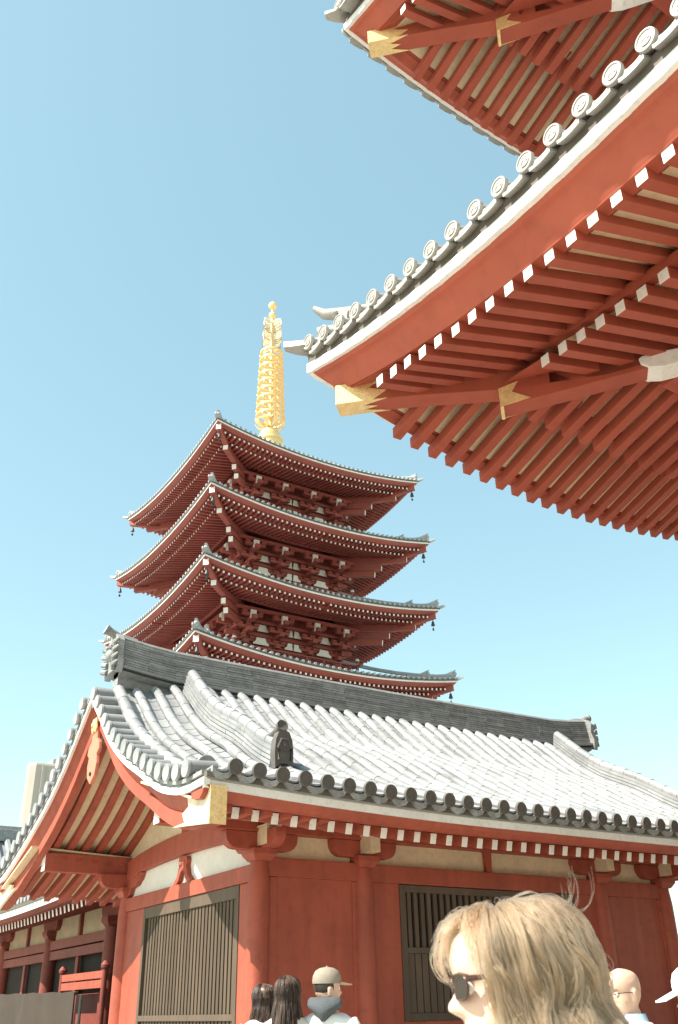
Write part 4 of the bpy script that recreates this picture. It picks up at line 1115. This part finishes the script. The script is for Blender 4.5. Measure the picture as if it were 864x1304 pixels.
def hair_mat(name, melanin, red, rough=.38):
    m = bpy.data.materials.new(name); m.use_nodes = True; nt = m.node_tree; nt.nodes.clear()
    o = nt.nodes.new('ShaderNodeOutputMaterial'); h = nt.nodes.new('ShaderNodeBsdfHairPrincipled')
    h.parametrization = 'MELANIN' if melanin else 'COLOR'
    if not melanin: h.inputs['Color'].default_value = (.175, .110, .062, 1)
    for k_, v_ in (('Melanin', melanin), ('Melanin Redness', red), ('Roughness', rough), ('Radial Roughness', .5), ('Random Color', .35), ('Random Roughness', .2)):
        if k_ in h.inputs: h.inputs[k_].default_value = v_
    nt.links.new(h.outputs[0], o.inputs['Surface'])
    return m
M['strand_blond'] = hair_mat('blond_strands', 0, .12, .42)
M['strand_brown'] = hair_mat('brown_strands', .80, .6)
def hair_obj(name, paths, r0, r1, mt, parent):
    n = len(paths[0])
    cu = bpy.data.hair_curves.new(name); cu.add_curves([n] * len(paths))
    o = bpy.data.objects.new(name, cu); COL.objects.link(o); o.parent = parent
    off = -world_loc(parent); o.location = off
    cu.points.foreach_set('position', [c for p in paths for q in p for c in q])
    cu.points.foreach_set('radius', [r0 + (r1 - r0) * (i / (n - 1)) ** 1.5 for p in paths for i in range(n)])
    cu.materials.append(M[mt])
    return o
def flow(th, ph, length, off, sweep=0.0, hang_back=0.0, wob=(0, 0, 0, 0), n=16, lift=0.0, zstop=.075):
    """strand that follows the skull from a root (th, ph) down the meridian and then hangs; off(th, z) is the hair volume"""
    pts = []; z = ph; L_ = 0.0; prev = None; th_ = th
    step = length / (n - 1); dead = 0.0
    for k in range(n):
        f = k / (n - 1)
        th_ = th + (sweep if th > 0 else -sweep) * min(1, f * 1.5)
        if z > zstop:
            p = scalp(th_, z); no = Vector((p.x * 1.05, p.y * 1.3, max(0, z - .15) * 2.2)).normalized()
            p = p + no * off(th_, z) * min(1, .25 + f * 3) + Vector((0, 0, lift * sin(pi * min(1, f * 2.2))))
            # walk down the meridian by one step of arc
            a = scalp(th_, z); zz = z
            for _ in range(30):
                zz -= step / 12; b_ = scalp(th_, max(.0, zz))
                if (b_ - a).length >= step: break
            z = zz; last = p
        else:
            d = step * (k - kk) if dead else 0
            if not dead: dead = 1; kk = k; d = 0; base = last
            p = base + Vector((base.x * .25 * d / .1 - hang_back * (d / .2), base.y * .18 * d / .1, -step * (k - kk + 1)))
        p = p + Vector((wob[0] * sin(wob[2] + f * 8), wob[1] * cos(wob[3] + f * 7), 0)) * f
        pts.append(p)
    return pts
def scalp(th, ph):
    """head-frame point: th=0 at the forehead going round to pi at the nape, ph height fraction"""
    z = ph; F, B, Wd = smooth_lerp(HF, z), smooth_lerp(HB, z), smooth_lerp(HW, z)
    c, s = cos(th), sin(th)
    return Vector(((F if c > 0 else B) * c, Wd * s, z))

LEFT = math.atan2(.538, -.843)      # the way image-left lies on the ground
# --- man in a cap seen from behind
TOCAM = LEFT - pi / 2 * -1
rootm, HT, T = make_person('man in grey cap and white top, seen from behind, dark hood on his shoulders', (3.858, 6.314), 1.70, LEFT - pi / 2 - .25, ('skin', 'cloth_white', 'cloth_navy'), headyaw=-.95)
m = MB()
m.sweep([[HT(-.006 + (.105 * k) * cos(a), (.086 * k) * sin(a), z) for a in [2 * pi * i / 24 for i in range(24)]] for k, z in ((1.0, .150), (1.02, .172), (.97, .20), (.80, .232), (.50, .250), (.12, .257))])
cap = m.build('cap', 'cap_grey', rootm, smooth=60)
m = MB(); pts = []
for row, zz in ((0, .0), (1, -.004)):
    pass
m.prism([HT(.075 * 1.0 + .0 * abs(q), q, .152) for q in (-.07, -.035, 0, .035, .07)] + [HT(.155 + .03 * (1 - (q / .06) ** 2) , q, .140) for q in (.06, .035, 0, -.035, -.06)], Vector((0, 0, .007)))
m.build('cap_bill', 'cap_tan', cap, smooth=30)
m = MB(); m.ball(HT(-.006, 0, .258), .008, 8); m.build('cap_button', 'cap_grey', cap)
m = MB()
m.sweep([[HT(-.012 + .092 * k * cos(a), .078 * k * sin(a), z) for a in [2 * pi * i / 20 for i in range(20)]] for k, z in ((.70, .075), (.93, .10), (1.0, .13), (1.0, .152))], caps=False)
m.build('short_hair', 'hair_dark', rootm, smooth=60)
m = MB()
rows = []
for k in range(9):
    q = k / 8; z = 1.535 - .15 * q; w = .105 + .035 * sin(pi * min(1, q * 1.5)) - .09 * q ** 2; d = .045 + .035 * sin(pi * q)
    rows.append([T(-.085 - .02 * q + d * cos(a) * (.9 if cos(a) < 0 else .4), w * sin(a), z) for a in [2 * pi * i / 20 for i in range(20)]])
m.sweep(rows)
m.build('hood', 'cloth_charcoal', rootm, smooth=60)

# --- the pair at the corner column
rootg, HT, T = make_person('woman with long loose brown hair and pale top beside the corner column, back turned', (3.60, 6.44), 1.675, LEFT - pi / 2 + .15, ('skin', 'cloth_oat', 'cloth_navy'), 'w', headyaw=-.3)
random.seed(11)
def long_hair(root, HT, mt, n, ln, name, wave=.010, front=1.0, vol=.016, seed=1):
    rr = random.Random(seed); P = []
    off = lambda th, z: vol * (.6 + .5 * max(0, min(1, (.22 - z) / .1)))
    for c in range(n):
        th = pi - rr.uniform(-1, 1) * (pi - front); ph = .10 + .1299 * rr.random() ** .55; L_ = ln * rr.uniform(.75, 1.05)
        wb = (wave * rr.uniform(.3, 1), wave * rr.uniform(.3, 1), rr.uniform(0, 6), rr.uniform(0, 6)); ex = rr.uniform(-.004, .008)
        for i in range(24):
            P.append([HT(*q) for q in flow(th + rr.gauss(0, .07), min(.2298, ph + rr.gauss(0, .006)), L_ * rr.uniform(.85, 1.05), lambda t_, z_: off(t_, z_) + ex + e_, .05, .0, wb, 14) for e_ in (0,)] if False else [HT(*q) for q in flow(th + rr.gauss(0, .07), min(.2298, ph + rr.gauss(0, .006)), L_ * rr.uniform(.85, 1.05), lambda t_, z_: off(t_, z_) + ex, .05, .0, wb, 14)])
    h = hair_obj(name, P, .0018, .0008, 'strand_brown', root)
    m = MB()
    m.sweep([[HT(*(scalp(a, z) + Vector((cos(a) * .008 - .003, sin(a) * .008, .004)))) for a in [pi + (pi - front) * (2 * i / 20 - 1) for i in range(21)]] for z in (.06, .085, .11, .13, .155, .18, .20, .215, .225, .2298)], closed=False)
    m.build('hair_base', mt, h, smooth=180)
    return h
long_hair(rootg, HT, 'hair_brown', 120, .46, 'long_hair', seed=3)
m = MB()
for s in (1, -1): m.tube([T(.07, s * .085, 1.36), T(.0, s * .10, 1.43), T(-.10, s * .10, 1.36), T(-.13, s * .10, 1.20)], .018, 8, flat=.4)
m.build('bag_strap', 'cloth_white', rootg, smooth=60)
rootl, HT, T = make_person('girl with short brown hair and bright white top, nearest the corner column', (3.93, 7.42), 1.65, LEFT - pi / 2 + .35, ('skin', 'cloth_white', 'cloth_navy'), 'w', headyaw=.35)
long_hair(rootl, HT, 'hair_brown', 90, .24, 'bobbed_hair', .008, seed=8)

# --- bald man
rootb, HT, T = make_person('bald man with thin glasses and pale blue collar beside the blond woman', (4.13, 3.80), 1.625, LEFT + .35, ('skin', 'cloth_white', 'cloth_navy'), tilt=.14, headyaw=.10)
m = MB()
for s in (1, -1):
    m.sweep([[HT(.086, s * .034 + r * cos(a) * .021, .116 + r * sin(a) * .016) for a in [2 * pi * i / 16 for i in range(16)]] for r in (1.0, 1.12)], caps=False)
    m.tube([HT(.084, s * .055, .122), HT(.04, s * .074, .120), HT(-.01, s * .077, .112)], .0018, 5)
m.tube([HT(.092, -.012, .120), HT(.096, 0, .122), HT(.092, .012, .120)], .0018, 5)
m.build('glasses', 'dark', rootb)
m = MB(); m.sweep([[T(-.016 + (.066 + e) * cos(a), (.068 + e) * sin(a), z) for a in [2 * pi * i / 20 for i in range(20)]] for e, z in ((.012, 1.425), (.004, 1.47), (.010, 1.475), (.022, 1.44), (.03, 1.42))], caps=False); m.build('collar', 'cloth_sky', rootb, smooth=60)

# --- figure in a white cap cut by the right edge
roote, HT, T = make_person('person in a white peaked cap at the right edge of the crowd, facing left', (4.165, 3.365), 1.60, LEFT + .05, ('skin', 'cloth_charcoal', 'cloth_navy'), tilt=.18)
m = MB()
m.sweep([[HT(-.006 + (.105 * k) * cos(a), (.086 * k) * sin(a), z) for a in [2 * pi * i / 24 for i in range(24)]] for k, z in ((1.0, .150), (1.02, .172), (.97, .20), (.80, .232), (.50, .250), (.12, .257))])
cap = m.build('cap', 'cloth_white', roote, smooth=60)
m = MB(); m.prism([HT(.075, q, .152) for q in (-.07, -.035, 0, .035, .07)] + [HT(.175 + .03 * (1 - (q / .06) ** 2), q, .128) for q in (.06, .035, 0, -.035, -.06)], Vector((0, 0, .007))); m.build('cap_bill', 'cloth_white', cap, smooth=30)
m = MB()
m.sweep([[HT(-.012 + .092 * k * cos(a), .078 * k * sin(a), z) for a in [2 * pi * i / 20 for i in range(20)]] for k, z in ((.70, .075), (.93, .10), (1.0, .13), (1.0, .152))], caps=False)
m.build('short_hair', 'hair_dark', roote, smooth=60)

# --- blond woman close to the camera
rootw, HT, T = make_person('blond woman in dark sunglasses close to the camera, in profile with windblown hair', (1.196, 1.349), 1.602, LEFT + .02, ('skin_fair', 'cloth_oat', 'cloth_navy'), 'w', tilt=.10, voxel=.0042)
m = MB()
for s in (1, -1):
    ring = lambda e, o: [HT(.0935 - .55 * abs(q) * 0 - .35 * max(0, (abs(y) - .02)) + o, y, z) for q, y, z in [(0, s * (.036 + (.026 + e) * math.copysign(abs(cos(a)) ** .75, cos(a))), .121 + (.0185 + e) * math.copysign(abs(sin(a)) ** .8, sin(a))) for a in [2 * pi * i / 24 for i in range(24)]]]
    m.sweep([ring(0, 0), ring(0, .002)])
gl_ = m.build('sunglasses', 'lens_dark', rootw, smooth=30)
m = MB()
for s in (1, -1):
    pts = [HT(.0945 - .35 * max(0, abs(y) - .02), y, z) for y, z in [(s * (.036 + .027 * math.copysign(abs(cos(a)) ** .75, cos(a))), .121 + .0195 * math.copysign(abs(sin(a)) ** .8, sin(a))) for a in [2 * pi * i / 24 for i in range(25)]]]
    m.tube(pts, .0022, 6)
    m.tube([HT(.080, s * .066, .132), HT(.045, s * .074, .131), HT(.0, s * .077, .126), HT(-.02, s * .076, .112)], [.0042, .003, .0025, .002], 6, flat=1.4)
m.tube([HT(.094, -.010, .128), HT(.101, 0, .130), HT(.094, .010, .128)], .0022, 6)
m.build('sunglass_frame', 'frame_brown', gl_, smooth=60)
random.seed(5)
m = MB()
m.sweep([[HT(*(scalp(a, z) + Vector((cos(a) * .011 - .004, sin(a) * .011, .006)))) for a in [pi + (pi - 1.0) * (2 * i / 28 - 1) for i in range(29)]] for z in (.075, .09, .11, .13, .15, .17, .185, .20, .212, .221, .227, .2295)], closed=False)
hb = m.build('hair_base', 'hair_blond_deep', rootw, smooth=180)
def offw(th, z):
    bk = max(0, -cos(th)); low = max(0, min(1, (.225 - z) / .13))
    return .015 + .008 * abs(sin(th)) + bk * (.010 + .026 * low)
P = []; rr = random.Random(21)
for c in range(210):
    sd = 1 if rr.random() < .72 else -1
    th = sd * rr.uniform(1.02, pi); ph = .12 + .1098 * rr.random() ** .45
    L_ = rr.uniform(.30, .42); wb = (rr.uniform(.004, .020), rr.uniform(.005, .020), rr.uniform(0, 6), rr.uniform(0, 6)); ex = rr.uniform(-.008, .014)
    for i in range(64):
        a, b_ = rr.gauss(0, 1), rr.gauss(0, 1); tg = rr.uniform(.3, 1)
        path = flow(th + a * .042, min(.2298, ph + b_ * .006), L_ * rr.uniform(.82, 1.06), lambda t_, z_: offw(t_, z_) + ex + .003 * b_ * tg, .32 if abs(th) < 1.7 else .06, .015, wb, 16, .003)
        fz = (rr.gauss(0, .0022), rr.gauss(0, .0022))
        P.append([HT(q.x + fz[0] * k / 8, q.y + fz[1] * k / 8, q.z) for k, q in enumerate(path)])
for c in range(58):       # loose wavy locks lying over the mass on the viewer's side and the crown
    th = rr.uniform(1.05, 2.7); ph = rr.uniform(.17, .222); L_ = rr.uniform(.16, .32); ex = rr.uniform(.002, .017)
    wb = (rr.uniform(.012, .030), rr.uniform(.010, .026), rr.uniform(0, 6), rr.uniform(0, 6))
    for i in range(34):
        a, b_ = rr.gauss(0, 1), rr.gauss(0, 1)
        path = flow(th + a * .030, min(.2298, ph + b_ * .004), L_ * rr.uniform(.75, 1.08), lambda t_, z_: offw(t_, z_) + ex + .002 * b_, rr.uniform(.2, .3), .02, wb, 16, .003)
        P.append([HT(q.x, q.y, q.z) for q in path])
hair_obj('hair', P, .00075, .00030, 'strand_blond', rootw)
# fringe blown forward over the forehead, thin enough to show skin
P = []
for c in range(26):
    th = rr.uniform(-.65, .55); ph = rr.uniform(.212, .2296); L_ = rr.uniform(.065, .118); ex = rr.uniform(.002, .020)
    wb = (rr.uniform(.002, .008), rr.uniform(.004, .012), rr.uniform(0, 6), rr.uniform(0, 6))
    for i in range(15):
        b_ = rr.gauss(0, 1)
        path = flow(th + rr.gauss(0, .07), min(.2297, ph + rr.gauss(0, .004)), L_ * rr.uniform(.75, 1.1), lambda t_, z_: .010 + ex * min(1, (.232 - z_) / .03) + .002 * b_, .45 if abs(th) > .3 else .10, 0, wb, 14, .010, .09)
        P.append([HT(q.x, q.y, q.z) for q in path])
hair_obj('fringe', P, .00060, .00025, 'strand_blond', rootw)
# loose strands lifted by the wind and the tuft flying up behind the crown
P = []
for i in range(110):
    th = pi + rr.uniform(.45, 2.5) * rr.choice((-1, 1)); ph = rr.uniform(.18, .2295); s = scalp(th, ph) + Vector((0, 0, .016))
    L_ = rr.uniform(.03, .075); rad = Vector((cos(th), sin(th), 0)); up_ = rr.uniform(.10, .45)
    P.append([HT(*(s + rad * L_ * f * .9 + Vector((-.02 * f * f, .006 * sin(f * 5 + i), L_ * ((.2 + ph - .18) * 2.2 * up_ * f - .9 * f * f) + .012 * sin(pi * f))))) for f in [k / 11 for k in range(12)]])
for i in range(16):
    s = Vector((-.088 + rr.gauss(0, .010), rr.gauss(.025, .018), .212 + rr.gauss(0, .008))); k_ = rr.uniform(.35, 1.0)
    P.append([HT(*(s + Vector((-.062 * sin(f * 1.7) , .012 * f, -.014 * sin(f * pi) + .062 * f ** 1.8)) * k_ + Vector((rr.gauss(0, .0006), 0, 0)))) for f in [k / 11 for k in range(12)]])
hair_obj('flyaway_strands', P, .00034, .00015, 'strand_blond', rootw)

# ------------------------------------------------------------------ camera, sky, sun
cam = bpy.data.objects.new('camera', bpy.data.cameras.new('camera')); COL.objects.link(cam)
PITCH, ROLL, YAW = R(28.32), R(-1.0936), R(57.453)
fw = Vector((cos(YAW) * cos(PITCH), sin(YAW) * cos(PITCH), sin(PITCH)))
rt = Vector((sin(YAW), -cos(YAW), 0)); up = rt.cross(fw)
r2 = rt * cos(ROLL) + up * sin(ROLL); u2 = -rt * sin(ROLL) + up * cos(ROLL)
mw = Matrix((r2, u2, -fw)).transposed().to_4x4(); mw.translation = (0, 0, 1.45)
cam.matrix_world = mw
cam.data.sensor_fit = 'VERTICAL'; cam.data.sensor_height = 36; cam.data.sensor_width = 24
cam.data.lens = 36 * 1177.94 / 1304
cam.data.clip_start = .05; cam.data.clip_end = 3000
cam.data.dof.use_dof = True; cam.data.dof.focus_distance = 15.0; cam.data.dof.aperture_fstop = 9.0
SC.camera = cam

SUN = Vector((-1.61, .17, 1.86)).normalized()
sl = bpy.data.lights.new('sun', 'SUN'); sl.energy = 4.9; sl.angle = R(.5); sl.color = (1, .92, .79)
so = bpy.data.objects.new('sun', sl); COL.objects.link(so)
so.rotation_euler = (-SUN).to_track_quat('-Z', 'Y').to_euler()
W = bpy.data.worlds.new('World'); SC.world = W; W.use_nodes = True
nt = W.node_tree; bg = nt.nodes['Background']
sk = nt.nodes.new('ShaderNodeTexSky'); sk.sky_type = 'NISHITA'; sk.sun_disc = False
sk.sun_elevation = math.asin(SUN.z); sk.sun_rotation = math.atan2(SUN.x, SUN.y)
sk.air_density = 1.0; sk.dust_density = .6; sk.ozone_density = 1.0
vm = nt.nodes.new('ShaderNodeVectorMath'); vm.operation = 'MULTIPLY'; vm.inputs[1].default_value = (.92, .88, .60)
va = nt.nodes.new('ShaderNodeVectorMath'); va.operation = 'ADD'; va.inputs[1].default_value = (.57, 1.06, 1.36)     # even haze added to the clear-sky colour
nt.links.new(sk.outputs[0], vm.inputs[0]); nt.links.new(vm.outputs[0], va.inputs[0]); nt.links.new(va.outputs[0], bg.inputs['Color']); bg.inputs['Strength'].default_value = .12
SC.view_settings.view_transform = 'Standard'; SC.view_settings.look = 'None'
SC.view_settings.exposure = 1.2; SC.view_settings.gamma = 1
SC.render.film_transparent = False
SC.cycles.max_bounces = 6; SC.cycles.diffuse_bounces = 4
